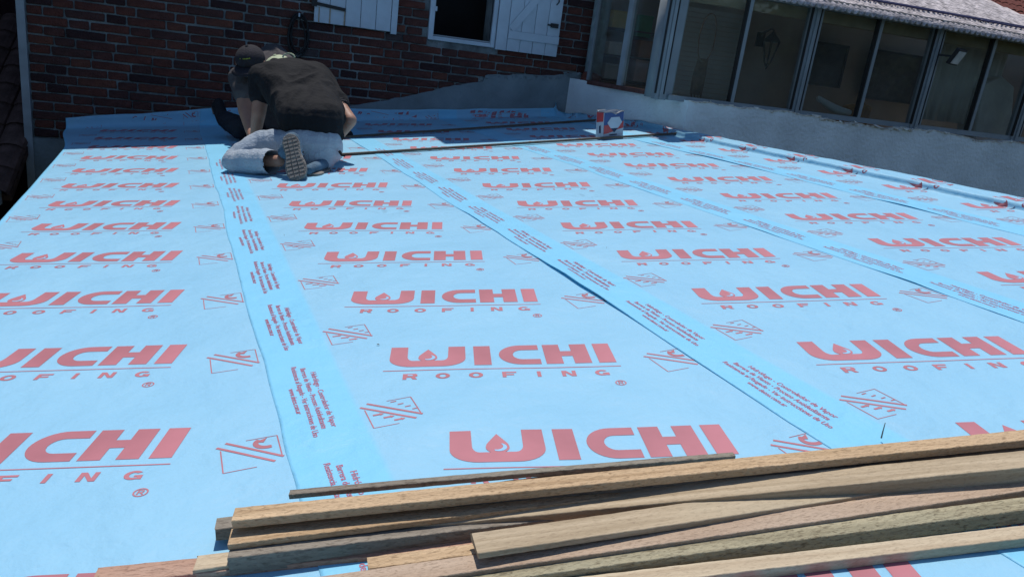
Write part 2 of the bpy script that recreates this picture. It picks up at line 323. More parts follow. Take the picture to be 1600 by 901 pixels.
def sheet_pt(k, u, s, dz=0.0):
    """roof sheet k: roll coordinates (u across, s along) -> world"""
    st = STRIP[k]; ul = st['u0']+EDGE_L; ur = st['u0']+EDGE_R
    t = (u-ul)/(ur-ul)
    z = .001 + .0012*(1-t) + und(u, s) + dz
    if k > 0:
        e = smooth((ul+.11-u)/.11); z += (lift(k-1, s)+.007*max(0, noise.noise(Vector((s*3.1, k*3.7, 8))))*max(0, noise.noise(Vector((s*.9, k, 3)))+.3))*e
        wob = smooth((ul+.22-u)/.22)*(.016*noise.noise(Vector((s*1.1, k*9.1, 0)))+.006*noise.noise(Vector((s*4.7, k*2.3, 5))))
    else: wob = 0
    uo = u+wob
    if k == 4:                                                            # last sheet laps over the kerb / up the veranda side wall
        fw_ = smooth((s-6.55)/.5)                                         # 0 at the kerb, 1 at the side wall
        uk = min(UK, ret_u(s)-.075) + .012*noise.noise(Vector((s*2.6, 1, 2)))
        if u > uk:
            q = u-uk; f3 = fw_**3; hgt = (.042+.008*noise.noise(Vector((s*1.7, 9, 2))))*(1-f3) + (.07+.03*noise.noise(Vector((s*3.3, 4, 2))))*f3
            if q < hgt: z += q; uo = uk + .12*q + fw_*.015*math.sin(q/hgt*6+s*7)
            elif q < hgt+.17: z += hgt + .005*noise.noise(Vector((s*9, u*9, 2))); uo = uk + .12*hgt + (1-fw_)*(q-hgt)
            else: z += hgt-(1-fw_)*(q-hgt-.17); uo = uk + .12*hgt + (1-fw_)*.17
    v = s; r = .05; vw = vwall(uo); s0 = vw-r
    zz = z
    if s > s0:
        q = s-s0; a = q/r
        if a < math.pi/2: v = s0+r*math.sin(a); zz = z+r*(1-math.cos(a))
        else: v = vw - .004*(z-.0); zz = z+r+(q-r*math.pi/2)
        zz = z*0+zz
    return R3(uo, v, zz)
def strip_grid(k):
    st = STRIP[k]; ul = st['u0']+EDGE_L if k else US; ur = st['u0']+EDGE_R if k < 4 else UK+.04+.17+.16
    us = [ul+.12*i/12 for i in range(12)]; x = ul+.12
    while x < ur: us.append(x); x += .065 if k < 4 else .05
    if k == 4:
        us = [u for u in us if u < UK-.06]; x = UK-.06
        while x < ur: us.append(x); x += .016
    vmax = lambda u: vwall(u)-.05+.0785+upturn(u, k)-.05
    ss = []; s = -1.4
    while s < 8.4: ss.append(s); s += .075
    return us, ss, vmax
def build_sheet(k, label):
    us, ss, vmax = strip_grid(k); V = []; A = []; nf = 26
    st = STRIP[k]
    for u in us:
        col = list(ss); e = vmax(u)
        col += [8.4+(e-8.4)*(i/nf) for i in range(nf+1)]
        for s in col:
            uu = u
            if k == 0 and s > 7.7: uu = u - .16*smooth((s-7.7)/1.7)*(1-smooth((u-US)/.5))      # the loose corner spreads over the edge
            V.append(sheet_pt(k, uu, s)); A.append((u-st['u0'], s, 0))
    m = len(ss)+nf+1
    fs = [(i*m+j, (i+1)*m+j, (i+1)*m+j+1, i*m+j+1) for i in range(len(us)-1) for j in range(m-1)]
    # the left roll also drops over the eave
    o = make('roofing_sheet', V, fs, M['membrane'], origin=R3((us[0]+us[-1])/2, 4, 0), smoothf=True)
    at = o.data.attributes.new('suv', 'FLOAT_VECTOR', 'POINT')
    at.data.foreach_set('vector', [c for p in A for c in p])
    sm = o.modifiers.new('thickness', 'SOLIDIFY'); sm.thickness = .0012; sm.offset = -1
    return setp(o, label, 'roofing sheet', 'printed roofing sheets laid side by side')
SHEETS = [build_sheet(0, 'pale blue printed roofing sheet along the open left eave, under the kneeling man\'s knee'),
          build_sheet(1, 'pale blue printed roofing sheet, second from the eave, between its two full seams'),
          build_sheet(2, 'pale blue printed roofing sheet in the middle, its left seam lifted in a dark curl'),
          build_sheet(3, 'pale blue printed roofing sheet second from the right, under the paint tin'),
          build_sheet(4, 'narrow pale blue roofing sheet folded over the kerb on the right side')]

# --- printed marks: outlines in print coordinates
def arc(cx, cy, rx, ry, a0, a1, n): return [(cx+rx*math.cos(math.radians(a0+(a1-a0)*i/n)), cy+ry*math.sin(math.radians(a0+(a1-a0)*i/n))) for i in range(n+1)]
def polys_to_bm(polys, cut=.05):
    bm = bmesh.new()
    for pts, mi in polys:
        f = bm.faces.new([bm.verts.new((x, y, 0)) for x, y in pts]); f.material_index = mi
        if f.calc_center_median and f.normal.z < 0: pass
    bm.normal_update()
    bmesh.ops.triangulate(bm, faces=bm.faces[:])
    if cut:
        xs = [v.co.x for v in bm.verts]; ys = [v.co.y for v in bm.verts]
        x = min(xs)+cut
        while x < max(xs):
            bmesh.ops.bisect_plane(bm, geom=bm.verts[:]+bm.edges[:]+bm.faces[:], plane_co=(x, 0, 0), plane_no=(1, 0, 0)); x += cut
        y = min(ys)+cut
        while y < max(ys):
            bmesh.ops.bisect_plane(bm, geom=bm.verts[:]+bm.edges[:]+bm.faces[:], plane_co=(0, y, 0), plane_no=(0, 1, 0)); y += cut
    bm.normal_update()
    for f in bm.faces:
        if f.normal.z < 0: f.normal_flip()
    bm.verts.index_update()
    vs = [v.co.copy() for v in bm.verts]; fs = [tuple(v.index for v in f.verts) for f in bm.faces]; ms = [f.material_index for f in bm.faces]
    bm.free(); return vs, fs, ms
def stroke(p, q, w):
    p = Vector((*p, 0)); q = Vector((*q, 0)); d = (q-p).normalized(); n = Vector((-d.y, d.x, 0))*w/2
    return [(a.x, a.y) for a in (p-n, q-n, q+n, p+n)]
def logo_polys():
    P = []; H = HC
    X = lambda a: a*L
    w = X(.076)
    # the W: a round-bottomed cup
    W0 = [(0, 0), (w, 0)] + arc(w+X(.028), -H*.52, X(.026), H*.20, 180, 270, 5) + arc(X(.335)-w-X(.028), -H*.52, X(.026), H*.20, 270, 360, 5) + [(X(.335)-w, 0), (X(.335), 0)]
    W0 += arc(X(.335)-X(.10), -H*.62, X(.10), H*.40, 0, -90, 8) + arc(X(.10), -H*.62, X(.10), H*.40, 270, 180, 8)
    P.append((W0, 0))
    cx = X(.1675)
    P.append(([(cx, -H*.13)] + [(cx+X(.020), -H*.30), (cx+X(.038), -H*.46)] + arc(cx, -H*.57, X(.042), H*.185, 15, -195, 14) + [(cx-X(.038), -H*.46), (cx-X(.020), -H*.30)], 0))
    hl = arc(cx+X(.004), -H*.57, X(.029), H*.13, 60, -120, 8) + arc(cx-X(.004), -H*.54, X(.024), H*.11, -110, 50, 6)
    P.append((hl, 1))
    P.append(([(X(.372), 0), (X(.448), 0), (X(.448), -H), (X(.372), -H)], 0))
    # C
    c = arc(X(.585), -H*.5, X(.10), H*.5, 90, 270, 16) + [(X(.668), -H), (X(.668), -H*.74)] + arc(X(.59), -H*.5, X(.042), H*.24, 270, 90, 10) + [(X(.668), -H*.26), (X(.668), 0)]
    P.append((c, 0))
    a, b_ = X(.690), X(.892)
    P.append(([(a, 0), (a+w, 0), (a+w, -H*.36), (b_-w, -H*.36), (b_-w, 0), (b_, 0), (b_, -H), (b_-w, -H), (b_-w, -H*.62), (a+w, -H*.62), (a+w, -H), (a, -H)], 0))
    P.append(([(X(.924), 0), (L, 0), (L, -H), (X(.924), -H)], 0))
    y = -H*1.18
    P.append(([(-X(.02), y), (X(1.01), y), (X(1.01), y-.0045), (-X(.02), y-.0045)], 0))
    # ROOFING, wide letters
    y0 = -H*1.36; hh = H*.26; y1 = y0-hh; t = .0125; tv = hh*.22
    def let(ch, x, wd=.046):
        e = x+wd; m = (y0+y1)/2
        if ch == 'I': return [[(x, y0), (x+t, y0), (x+t, y1), (x, y1)]]
        if ch == 'O':
            o = arc((x+e)/2, m, wd/2, hh/2, 0, 180, 8); i = arc((x+e)/2, m, wd/2-t, hh/2-tv, 180, 0, 8)
            o2 = arc((x+e)/2, m, wd/2, hh/2, 180, 360, 8); i2 = arc((x+e)/2, m, wd/2-t, hh/2-tv, 360, 180, 8)
            return [o+i, o2+i2]
        if ch == 'F': return [[(x, y0), (e, y0), (e, y0-tv), (x+t, y0-tv), (x+t, m+tv*.4), (e-.008, m+tv*.4), (e-.008, m-tv*.6), (x+t, m-tv*.6), (x+t, y1), (x, y1)]]
        if ch == 'N': return [[(x, y0), (x+t*1.2, y0), (e-t, y1+hh*.35), (e-t, y0), (e, y0), (e, y1), (e-t*1.2, y1), (x+t, y0-hh*.35), (x+t, y1), (x, y1)]]
        if ch == 'R': return [[(x, y0), (e-.006, y0), (e, y0-hh*.15), (e, y0-hh*.45), (e-.008, m-hh*.08), (e, y1), (e-t*1.1, y1), (e-t*1.6, m-hh*.14), (x+t, m-hh*.14), (x+t, y1), (x, y1)], ]
        if ch == 'G':
            return [arc((x+e)/2, m, wd/2, hh/2, 40, 300, 12)+[(e, y1+hh*.04), (e, m), (e-wd*.45, m), (e-wd*.45, m-tv*.8), (e-t, m-tv*.8), (e-t, y1+tv)]+arc((x+e)/2, m, wd/2-t, hh/2-tv, 290, 50, 9)]
    for ch, x in zip('ROOFING', (.068, .205, .345, .487, .636, .742, .885)):
        for q in let(ch, X(x)): P.append((q, 0))
    # R counter
    x = X(.068); P.append(([(x+.015, y0-hh*.2), (x+.031, y0-hh*.2), (x+.031, y0-hh*.4), (x+.015, y0-hh*.4)], 1))
    # registered mark
    cx, cy, r = X(.975), -H*1.98, .018
    for a0 in (0, 180): P.append((arc(cx, cy, r, r, a0, a0+180, 8)+arc(cx, cy, r-.004, r-.004, a0+180, a0, 8), 0))
    P.append((stroke((cx-.006, cy-.009), (cx-.006, cy+.010), .0035), 0)); P.append((stroke((cx-.006, cy+.0085), (cx+.006, cy+.0085), .0035), 0))
    P.append((stroke((cx+.0055, cy+.009), (cx+.0055, cy+.001), .0035), 0)); P.append((stroke((cx-.006, cy), (cx+.006, cy), .0035), 0)); P.append((stroke((cx, cy), (cx+.007, cy-.009), .0035), 0))
    c_, s_ = math.cos(TH), math.sin(TH)
    return [([(x*c_-y*s_, x*s_+y*c_) for x, y in pts], m) for pts, m in P]
def frame_polys(x, y, s, gap):
    """square outline broken where the two slanting lines cross"""
    w = .0035
    P = [(stroke((x, y), (x, y+s*.78), w), 0), (stroke((x+s, y+s), (x+s, y+s*.22), w), 0), (stroke((x+s*gap, y+s), (x+s, y+s), w*.7), 0), (stroke((x, y), (x+s*(1-gap), y), w*.7), 0)]
    for d in (0, .16):
        P.append((stroke((x+s*(-.06+d), y+s*(.92+d*.72)), (x+s*(.86+d), y+s*(.08+d*.72)), .0085), 0))
    return P
def icon_curl():
    x, y, s = .787, -.52, .146
    P = frame_polys(x, y, s, .45)
    cx, cy = x+s*.80, y+s*.80
    P.append((arc(cx, cy, s*.25, s*.22, 130, 285, 12)+arc(cx+s*.02, cy+s*.01, s*.17, s*.13, 285, 130, 12), 0))
    P.append(([(cx-s*.22, cy+s*.08), (cx+s*.02, cy+s*.18), (cx-s*.06, cy+s*.02)], 0))
    return P
def icon_rain():
    x, y, s = -.187, .10, .146
    P = frame_polys(x, y, s, .5)
    for i in range(3):
        a = x+s*(.10+.17*i); b_ = y+s*(.50-.17*i)
        P.append(([(a, b_-.004), (a+s*.14, b_-.004), (a+s*.14, b_-.008), (a+s*.22, b_), (a+s*.14, b_+.008), (a+s*.14, b_+.004), (a, b_+.004)], 0))
    for i in range(4):
        a = x+s*(.56+.11*i); b_ = y+s*(.92-.15*i)
        P.append((stroke((a, b_), (a+s*.12, b_+.001), .005), 0))
    return P
def text_mesh(lines):
    V = []; Fc = []
    for i, tx in enumerate(lines):
        cu = bpy.data.curves.new('t', 'FONT'); cu.body = tx; cu.size = .0235; cu.resolution_u = 3; cu.align_x = 'LEFT'; cu.offset = .0004
        ob = bpy.data.objects.new('t', cu); C.objects.link(ob)
        dg = bpy.context.evaluated_depsgraph_get(); me = bpy.data.meshes.new_from_object(ob.evaluated_get(dg))
        b = len(V); w = max(v.co.x for v in me.vertices)
        for v in me.vertices:                                            # reads towards the near end of the roll
            xx = v.co.x*TEXTW[i]/w
            V.append(Vector((-.293-.0275*i+v.co.y*1.05, TEXT0[i]-xx, 0)))
        Fc += [tuple(b+j for j in p.vertices) for p in me.polygons]
        bpy.data.objects.remove(ob); bpy.data.meshes.remove(me); bpy.data.curves.remove(cu)
    return V, Fc, [0]*len(Fc)
TEXT0 = [.535, .575, .595, .435]; TEXTW = [.385, .425, .485, .175]
TPL = dict(logo_print=polys_to_bm(logo_polys()), curl_icon=polys_to_bm(icon_curl()), rain_icon=polys_to_bm(icon_rain()),
           text_print=text_mesh(['Hidrófugo - Controlador de Vapor', 'Barrera de Viento - Proceso Antideslizante', 'Resistencia al Rasgado - Ver instrucciones de Uso', 'www.detos.com.ar']))
for k, st in enumerate(STRIP):
    par = SHEETS[k]
    for row in range(-3, 14):
        v0 = st['v0']+row*T
        for nm, (vs, fs, ms) in TPL.items():
            if nm == 'text_print' and (v0 > 6.3 or k == 0): continue
            if nm == 'curl_icon' and k == 4: continue
            P = [(st['u0']+v.x, v0+v.y) for v in vs]
            lim = [vwall(p[0])-.05+.0785+upturn(p[0], k)-.07 for p in P]
            umax = UK+.04+.17+.14 if k == 4 else 99
            umin = US+.012 if k == 0 else -99
            ok = [q[1] < l_ and umin < q[0] < umax for q, l_ in zip(P, lim)]
            F2 = [(f, m_) for f, m_ in zip(fs, ms) if all(ok[i] for i in f)]
            if not F2 or max(p[1] for p in P) < .7: continue
            pv = [sheet_pt(k, p[0], p[1], .0009) for p in P]
            if any(m_ for _, m_ in F2):
                up_idx = {i for f, m_ in F2 if m_ for i in f}
                for i in up_idx: pv[i] = pv[i]+Vector((0, 0, .0006))
            used = sorted({i for f, _ in F2 for i in f}); ix = {i: j for j, i in enumerate(used)}
            make(nm, [pv[i] for i in used], [tuple(ix[i] for i in f) for f, _ in F2], None, par, mats=[M['ink_text' if nm == 'text_print' else 'ink'], M['ink_gap']], fm=[m_ for _, m_ in F2])

# ------------------------------------------------------------------ brick house
YB = 9.33
house = empty('brick_house', (.5, YB, -.9), 'dark red brick house wall with white shuttered windows behind the two workers', 'house')
XL, XR = -2.55, 3.72
mb = MB()
# core with an opening for the window
WX0, WX1, WZ0 = 1.668, 2.372, 1.075
mb.box(XL, WX0, YB+.012, YB+.35, -4, 4.2); mb.box(WX1, XR, YB+.012, YB+.35, -4, 4.2); mb.box(WX0, WX1, YB+.012, YB+.35, -4, WZ0); mb.box(WX0, WX1, YB+.012, YB+.35, 2.25, 4.2)
mb.box(XL, XL+.3, YB+.35, YB+7, -4, 4.2); mb.box(XR-.3, XR, YB+.35, YB+7, -4, 4.2); mb.box(XL+.3, XR-.3, YB+6.7, YB+7, -4, 4.2)
mb.build('wall', M['mortar'], house)
make('window_void', boxv(WX0-.3, WX1+.3, YB+.9, YB+1.0, .6, 2.6), BOXF, M['dark_void'], house)
# plaster upstand where the roof meets the bricks, uneven top
top = [(-.2, .0), (.25, .07), (.6, .145), (.86, .20), (1.1, .265), (1.45, .365), (1.72, .455), (1.98, .545), (2.2, .60), (2.33, .625), (2.36, .70), (2.5, .735), (2.66, .74), (2.78, .765), (2.95, .775), (3.1, .79), (3.25, .80), (3.42, .845), (3.56, .875), (3.62, .86)]
tp = []
for (a, b_), (c, d) in zip(top, top[1:]):
    for i in range(4): x = a+(c-a)*i/4; tp.append((x, b_+(d-b_)*i/4+.012*noise.noise(Vector((x*9, 0, 0)))+.008*noise.noise(Vector((x*31, 3, 0)))))
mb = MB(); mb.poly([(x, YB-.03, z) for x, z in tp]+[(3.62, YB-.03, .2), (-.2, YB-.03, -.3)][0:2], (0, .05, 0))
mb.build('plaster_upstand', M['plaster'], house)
def ptop(x):
    for (a, b_), (c, d) in zip(top, top[1:]):
        if a <= x <= c: return b_+(d-b_)*(x-a)/(c-a)
    return -9
mb = MB()                                                                  # loose rubble edge of mortar on top of the upstand
for i in range(26):
    x = 2.38+i*.047; z = ptop(x)-.03+random.uniform(-.01, .02); r = random.uniform(.018, .04)
    mb.add([Vector((x, YB-.02, z))+Vector((random.uniform(-1, 1)*r*1.5, random.uniform(-1, .4)*r, random.uniform(-1, 1)*r)) for _ in range(6)], [(0, 1, 2), (0, 2, 3), (0, 3, 4), (0, 4, 1), (5, 2, 1), (5, 3, 2), (5, 4, 3), (5, 1, 4)])
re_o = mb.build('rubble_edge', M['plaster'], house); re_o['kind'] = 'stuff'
# bricks, laid header / stretcher in each course
SB, HB, CH, J = .385, .20, .0965, .018
def brick_mesh(w, h, seed):
    rnd = random.Random(seed); b = bmesh.new(); d = .05
    vs = [b.verts.new(((x*w/2)*K, y*K, (z*h/2)*K)) for x in (-1, 1) for y in (-.012, d) for z in (-1, 1)]
    for v in vs:
        v.co += Vector((rnd.uniform(-1, 1)*.005, rnd.uniform(-1, 1)*.003, rnd.uniform(-1, 1)*.005))*K
    bmesh.ops.convex_hull(b, input=vs)
    bmesh.ops.bevel(b, geom=b.edges[:], offset=.006*K, segments=1, affect='EDGES')
    me = bpy.data.meshes.new('brick'); b.to_mesh(me); b.free(); return me
BM = {}
for nm, w in (('s', SB-J), ('h', HB-J)):
    for v in range(4):
        for m_ in range(6):
            me = brick_mesh(w, CH-J, v*7+m_); me.materials.append(M['brick%d' % m_]); BM[nm, v, m_] = me
far = MB()
zc0 = -.484+CH/2; nb = 0
for r in range(48):
    z = zc0+r*CH; x = XL-random.choice([.0, .14]) + (SB+HB)*(.26 if r % 2 else 0)
    kind = r % 2; x -= (SB+HB)
    while x < XR:
        w = SB if kind == 0 else HB; xc = x+w/2; x0, x1 = max(x+J/2, XL+.012), min(x+w-J/2, XR)
        x += w; kd = 's' if kind == 0 else 'h'; kind = 1-kind
        if x1-x0 < .05: continue
        if -.2 < xc < 3.62 and z+CH/2 < ptop(xc)-.02: continue
        if z-CH/2 < roofz(xc, YB)-.15 and xc > -2.0: continue
        if WX0-.07 < x1 and x0 < WX1+.06 and WZ0-.06 < z+CH/2 and z-CH/2 < 2.3: 
            if x0 < WX0-.07 and x1 > WX0-.07 and WX0-.07-x0 > .05: x1 = WX0-.07
            elif x1 > WX1+.06 and x0 < WX1+.06 and x1-WX1-.06 > .05: x0 = WX1+.06
            else: continue
        vis = .895+(xc+2.6)*.142+.16
        if z > vis or (xc > 3.66):
            far.box(x0, x1, YB-.01, YB+.03, z-(CH-J)/2, z+(CH-J)/2); continue
        mi = random.choices(range(6), [6, 7, 5, 3, .4, 3])[0]; me = BM[kd, random.randrange(4), mi]
        o = inst('brick', me, ((x0+x1)/2, YB+random.uniform(-.004, .004), z+random.uniform(-.003, .003)), house)
        full = (SB if kd == 's' else HB)-J
        if abs((x1-x0)-full) > .01: o.scale.x = (x1-x0)/full
        nb += 1
print('bricks', nb)
fo = far.build('bricks_above', M['brick1'], house); fo['kind'] = 'stuff'
box('plinth', XL, -.3, YB-.012, YB+.012, -4, -.488, M['plaster'], house)
mb = MB(); mb.box(XL-.075, XL, YB-.035, YB+.04, -4, 4.2); mb.build('corner_board', M['post_paint'], house)
# house eaves that shade the far end of the roof
ev = MB()
ev.add([(-3.2, YB-.43, 3.02), (1.55, YB-.43, 3.02), (1.55, YB+4, 4.9), (-3.2, YB+4, 4.9), (-3.2, YB-.43, 3.12), (1.55, YB-.43, 3.12), (1.55, YB+4, 5.0), (-3.2, YB+4, 5.0)], BOXF)
ev.add([(1.55, YB-.78, 3.55), (3.22, YB-.78, 3.55), (3.22, YB+4, 5.4), (1.55, YB+4, 5.4), (1.55, YB-.78, 3.66), (3.22, YB-.78, 3.66), (3.22, YB+4, 5.5), (1.55, YB+4, 5.5)], BOXF)
ev.build('eaves', M['tile_brown'], house)
# window frame
fr = MB(); fy0, fy1 = YB-.035, YB+.06
fr.box(WX0-.062, WX0, fy0, fy1, 1.035, 2.3); fr.box(WX1, WX1+.055, fy0, fy1, 1.035, 2.3); fr.box(WX0, WX1, fy0+.004, fy1, 1.035, 1.082); fr.box(WX0, WX1, fy0, fy1, 2.25, 2.3)
fo = fr.build('window_frame', M['white_paint'], house, bevel=.004)
box('inner_rail', WX0, WX1, YB+.01, YB+.05, 1.086, 1.10, M['post_paint'], fo)
box('catch', WX0-.004, WX0+.018, fy0-.01, fy0+.01, 1.36, 1.41, M['white_paint'], fo)
def shutter(x0, x1, z0, z1, style):
    y0 = YB-.075; n = 4 if style == 'inner' else 5
    if style == 'inner':
        root = make('shutter', boxv(x0, x0+.135, y0, y0+.035, z0, z1), BOXF, M['white_paint'], house, bevel=.003); a = x0+.139
    else:
        root = make('shutter', boxv(x1-.07, x1, y0, y0+.035, z0-.02, z1), BOXF, M['white_paint'], house, bevel=.003); a = x0
    b_ = x1 if style == 'inner' else x1-.074; w = (b_-a)/n
    for i in range(n):
        box('plank', a+i*w+.0025, a+(i+1)*w-.0025, y0+.004+random.uniform(0, .003), y0+.03, z0+.002, z1, M['white_paint'], root, bevel=.003)
    if style == 'inner':
        box('ledge', a+.002, x1-.004, y0-.018, y0+.002, z0+.145, z0+.235, M['white_paint'], root, bevel=.003)
        mb = MB(); mb.bar((a+.03, y0-.008, z0+.25), (x1-.06, y0-.008, z1-.25), .085, .018, up=(0, -1, 0)); mb.build('brace', M['white_paint'], root)
        mb = MB(); mb.box(x1-.135, x1-.035, y0-.018, y0-.004, z0+.335, z0+.385); mb.box(x1-.175, x1-.13, y0-.014, y0-.004, z0+.352, z0+.37); mb.build('bolt', M['iron'], root)
        mb = MB(); mb.tube([(x1-.09, y0-.006, z0+.60), (x1-.075, y0-.03, z0+.63), (x1-.075, y0-.03, z0+.70), (x1-.06, y0-.006, z0+.73)], .008, 6); mb.build('handle', M['iron'], root)
    else:
        mb = MB(); mb.bar((x0-.005, y0-.006, z0+.20), (x0+.34, y0-.006, z0+.17), .035, .012, up=(0, -1, 0)); mb.box(x0-.03, x0+.03, y0-.022, y0-.002, z0+.165, z0+.27); mb.build('strap_hinge', M['iron'], root)
        for q in (.055, .175, .335):
            box('rust_run', x0+q-.006, x0+q+.006, y0-.0035+.004, y0+.0062, z0+.006, z0+.165, M['rust'], root)
    return root
M['rust'] = mat('rust_stain', (.36, .28, .20), .7, .3, .25, 18)
shutter(2.428, 3.226, 1.022, 2.3, 'inner')
shutter(.297, 1.229, 1.06, 2.3, 'outer')

# ------------------------------------------------------------------ things on the brick wall
cbl = MB(); pts = []
c0 = Vector((.14, YB-.055, .90))
for i in range(150):
    t = i/150*2*math.pi*5; r = .115+.015*math.sin(t*.37)
    pts.append(c0+Vector((r*.8*math.cos(t)+.012*math.sin(t*1.3), -.02*math.sin(t*.61)-.0, r*1.75*math.sin(t)+.02*math.cos(t*.77))))
cbl.tube(pts, .009, 6)
co = cbl.build('cable_coil', M['black'], smoothf=True)
setp(co, 'coil of black cable hanging on the brick wall left of the first shutter', 'cable')
hk = MB(); hk.tube([(.14, YB+.0, 1.10), (.14, YB-.08, 1.10), (.14, YB-.09, 1.13)], .01, 6); make('hook', hk.v, hk.f, M['white_paint'], co)
dp = MB(); P0 = Vector((3.70, YB-.16, .80))
dp.tube([P0, P0+Vector((-.0, 0, .5)), P0+Vector((0, 0, 1.1)), P0+Vector((0, 0, 3.2))], .105, 18)
pipe = dp.build('drain_pipe', M['pipe'], smoothf=True)
setp(pipe, 'peeling pale blue drain pipe in the corner between brick wall and glazed veranda', 'pipe')
el_ = MB(); el_.tube([P0+Vector((-.0, 0, .06)), P0+Vector((-.02, -.02, -.02)), P0+Vector((-.07, -.05, -.07)), P0+Vector((-.13, -.07, -.09))], [.125, .13, .12, .10], 14)
el_.build('elbow', M['terra'], pipe, smoothf=True)

# ------------------------------------------------------------------ glazed veranda
YV = 7.414
ver = empty('glazed_veranda', (6.4, YV, -.4), 'glazed veranda with grey framed panes on a rendered wall under a corrugated roof', 'veranda')
XC = 3.75; XE = 10.5; ZS = .80; ZH = 1.87
CR = Vector((4.06, YV-.10, 0)); RB = Vector((3.46, 9.30, 0))              # rendered corner and where it meets the brick wall
# rendered front wall with a ragged top edge
def rag(a, s, base, amp): return base+amp*noise.noise(Vector((a*5, s, 0)))+amp*.7*noise.noise(Vector((a*17, s, 1)))
tops = []
x = CR.x
while x < XE:
    z = .765 if x < 5.2 else .765-.012*(x-5.2)
    z += -.03*bump1(x, 6.55, .35)-.022*bump1(x, 6.0, .2)+.02*bump1(x, 7.4, .25)+.015*bump1(x, 5.3, .15)-.03*bump1(x, 8.2, .25)+.015*bump1(x, 8.6, .2)
    tops.append((x, rag(x, 0, z, .016))); x += .03
mb = MB(); mb.poly([(x, CR.y, z) for x, z in tops]+[(XE, CR.y, -4), (CR.x, CR.y, -4)], (0, .10, 0))
mb.build('rendered_wall', M['plaster_side'], ver)
d = (RB-CR); n_ = Vector((d.y, -d.x, 0)).normalized()*-1
side = [CR+d*t+Vector((0, 0, (.765+.03*t) + .01*noise.noise(Vector((t*12, 7, 0))))) for t in [i/40 for i in range(41)]]
mb = MB(); mb.poly([p for p in side]+[RB+Vector((0, 0, -1)), CR+Vector((0, 0, -1))], Vector((.1, .02, 0)))
mb.build('rendered_side_wall', M['plaster_side'], ver)
# chipped plaster along the top, its sunlit brightness held in the colour
mb = MB()
for i in range(240):
    x, z = random.choice(tops)
    dens = .25+.75*(bump1(x, 6.5, .55)+bump1(x, 5.7, .4)+bump1(x, 7.3, .4)+bump1(x, 8.5, .5))
    if random.random() > dens: continue
    r = random.uniform(.010, .030)*(1.25 if 5.6 < x < 7.2 else .8)
    c = Vector((x, YV-.075+random.uniform(-.04, .03), z-.004+random.uniform(-.014, .012)))
    mb.add([c+Vector((random.uniform(-1, 1)*r*2.2, random.uniform(-1, 1)*r, random.uniform(-.7, .7)*r)) for _ in range(6)], [(0, 1, 2), (0, 2, 3), (0, 3, 4), (0, 4, 1), (5, 2, 1), (5, 3, 2), (5, 4, 3), (5, 1, 4)])
ch = mb.build('chipped_edge', M['broken'], ver); ch['kind'] = 'stuff'
mb = MB(); mb.v = []; pts = [(x, CR.y-.004, z+.004) for x, z in tops]
for a, b_ in zip(tops, tops[1:]):
    mb.add([(a[0], CR.y-.003, a[1]-.010), (b_[0], CR.y-.003, b_[1]-.010), (b_[0], CR.y-.003, b_[1]+.002), (a[0], CR.y-.003, a[1]+.002), (a[0], CR.y+.08, a[1]+.003), (b_[0], CR.y+.08, b_[1]+.003)], [(0, 1, 2, 3), (3, 2, 5, 4)])
mb.build('plaster_lip', M['broken'], ver)
# frame: sill, head, posts, mullions, panes
box('sill', XC+.1, XE, YV-.035, YV+.06, .745, ZS, M['grey_metal'], ver)
box('head_rail', XC-.1, XE, YV-.03, YV+.06, ZH, ZH+.10, M['grey_metal'], ver)
box('head_beam', XC-.1, XE, YV+.062, YV+.16, ZH-.12, ZH+.10, M['head_wood'], ver)
PX = [XC, 5.45, 7.15, 8.75, 10.45]
def post(x, w):
    mb = MB(); mb.box(x-w/2, x-w/6, YV-.05, YV+.05, .74, ZH+.1); mb.box(x-w/6, x+w/8, YV-.065, YV+.05, .74, ZH+.1); mb.box(x+w/8, x+w/2, YV-.045, YV+.05, .74, ZH+.1)
    o = mb.build('post', M['grey_metal'], ver, bevel=.004)
    for q in (x-w/2-.008, x+w/6): box('gasket', q, q+.007, YV-.067, YV-.03, .80, ZH, M['frame_dark'], o)
for i, x in enumerate(PX): post(x, .15 if i else .13)
MX = [4.60, 6.30, 7.98, 9.6]
for x in MX:
    o = box('mullion', x+.004, x+.045, YV-.035, YV+.03, ZS, ZH, M['grey_metal'], ver, bevel=.003)
    box('gasket', x-.012, x+.003, YV-.03, YV+.03, ZS, ZH, M['frame_dark'], o)
e = sorted(PX+MX)
for a, b_ in zip(e, e[1:]):
    box('pane', a+.03, b_-.02, YV+.004, YV+.010, ZS-.002, ZH+.002, M['glass'], ver)
# side return towards the brick wall
S0 = Vector((3.62, 8.72, 0)); S1 = Vector((3.92, 7.9, 0)); 
sd = (Vector((3.90, 7.62, 0))-Vector((3.56, 9.15, 0))).normalized(); sn = Vector((-sd.y, sd.x, 0))
A0 = Vector((3.60, 9.02, 0)); A1 = Vector((3.735, 8.36, 0)); A2 = Vector((3.885, 7.72, 0))
def sbar(nm, p, w, dpt, z0, z1, m): 
    mb = MB(); mb.bar(p+Vector((0, 0, z0)), p+Vector((0, 0, z1)), w, dpt, up=sn); return mb.build(nm, m, ver, bevel=.003)
sbar('post', A1, .085, .07, .80, ZH+.1, M['post_paint'])
sbar('post', A0, .04, .05, .80, ZH+.1, M['grey_metal'])
mb = MB(); mb.tube([A2+Vector((-.03, .05, .74)), A2+Vector((-.03, .05, ZH+.1))], .085, 14); mb.build('corner_post', M['grey_metal'], ver, smoothf=True)
sbar('post', Vector((3.86, 7.46, 0)), .10, .09, .76, ZH+.1, M['grey_metal'])
mb = MB(); mb.bar(A0+Vector((0, 0, .78)), A2+Vector((0, 0, .78)), .10, .05); mb.build('side_sill', M['red_frame'], ver)
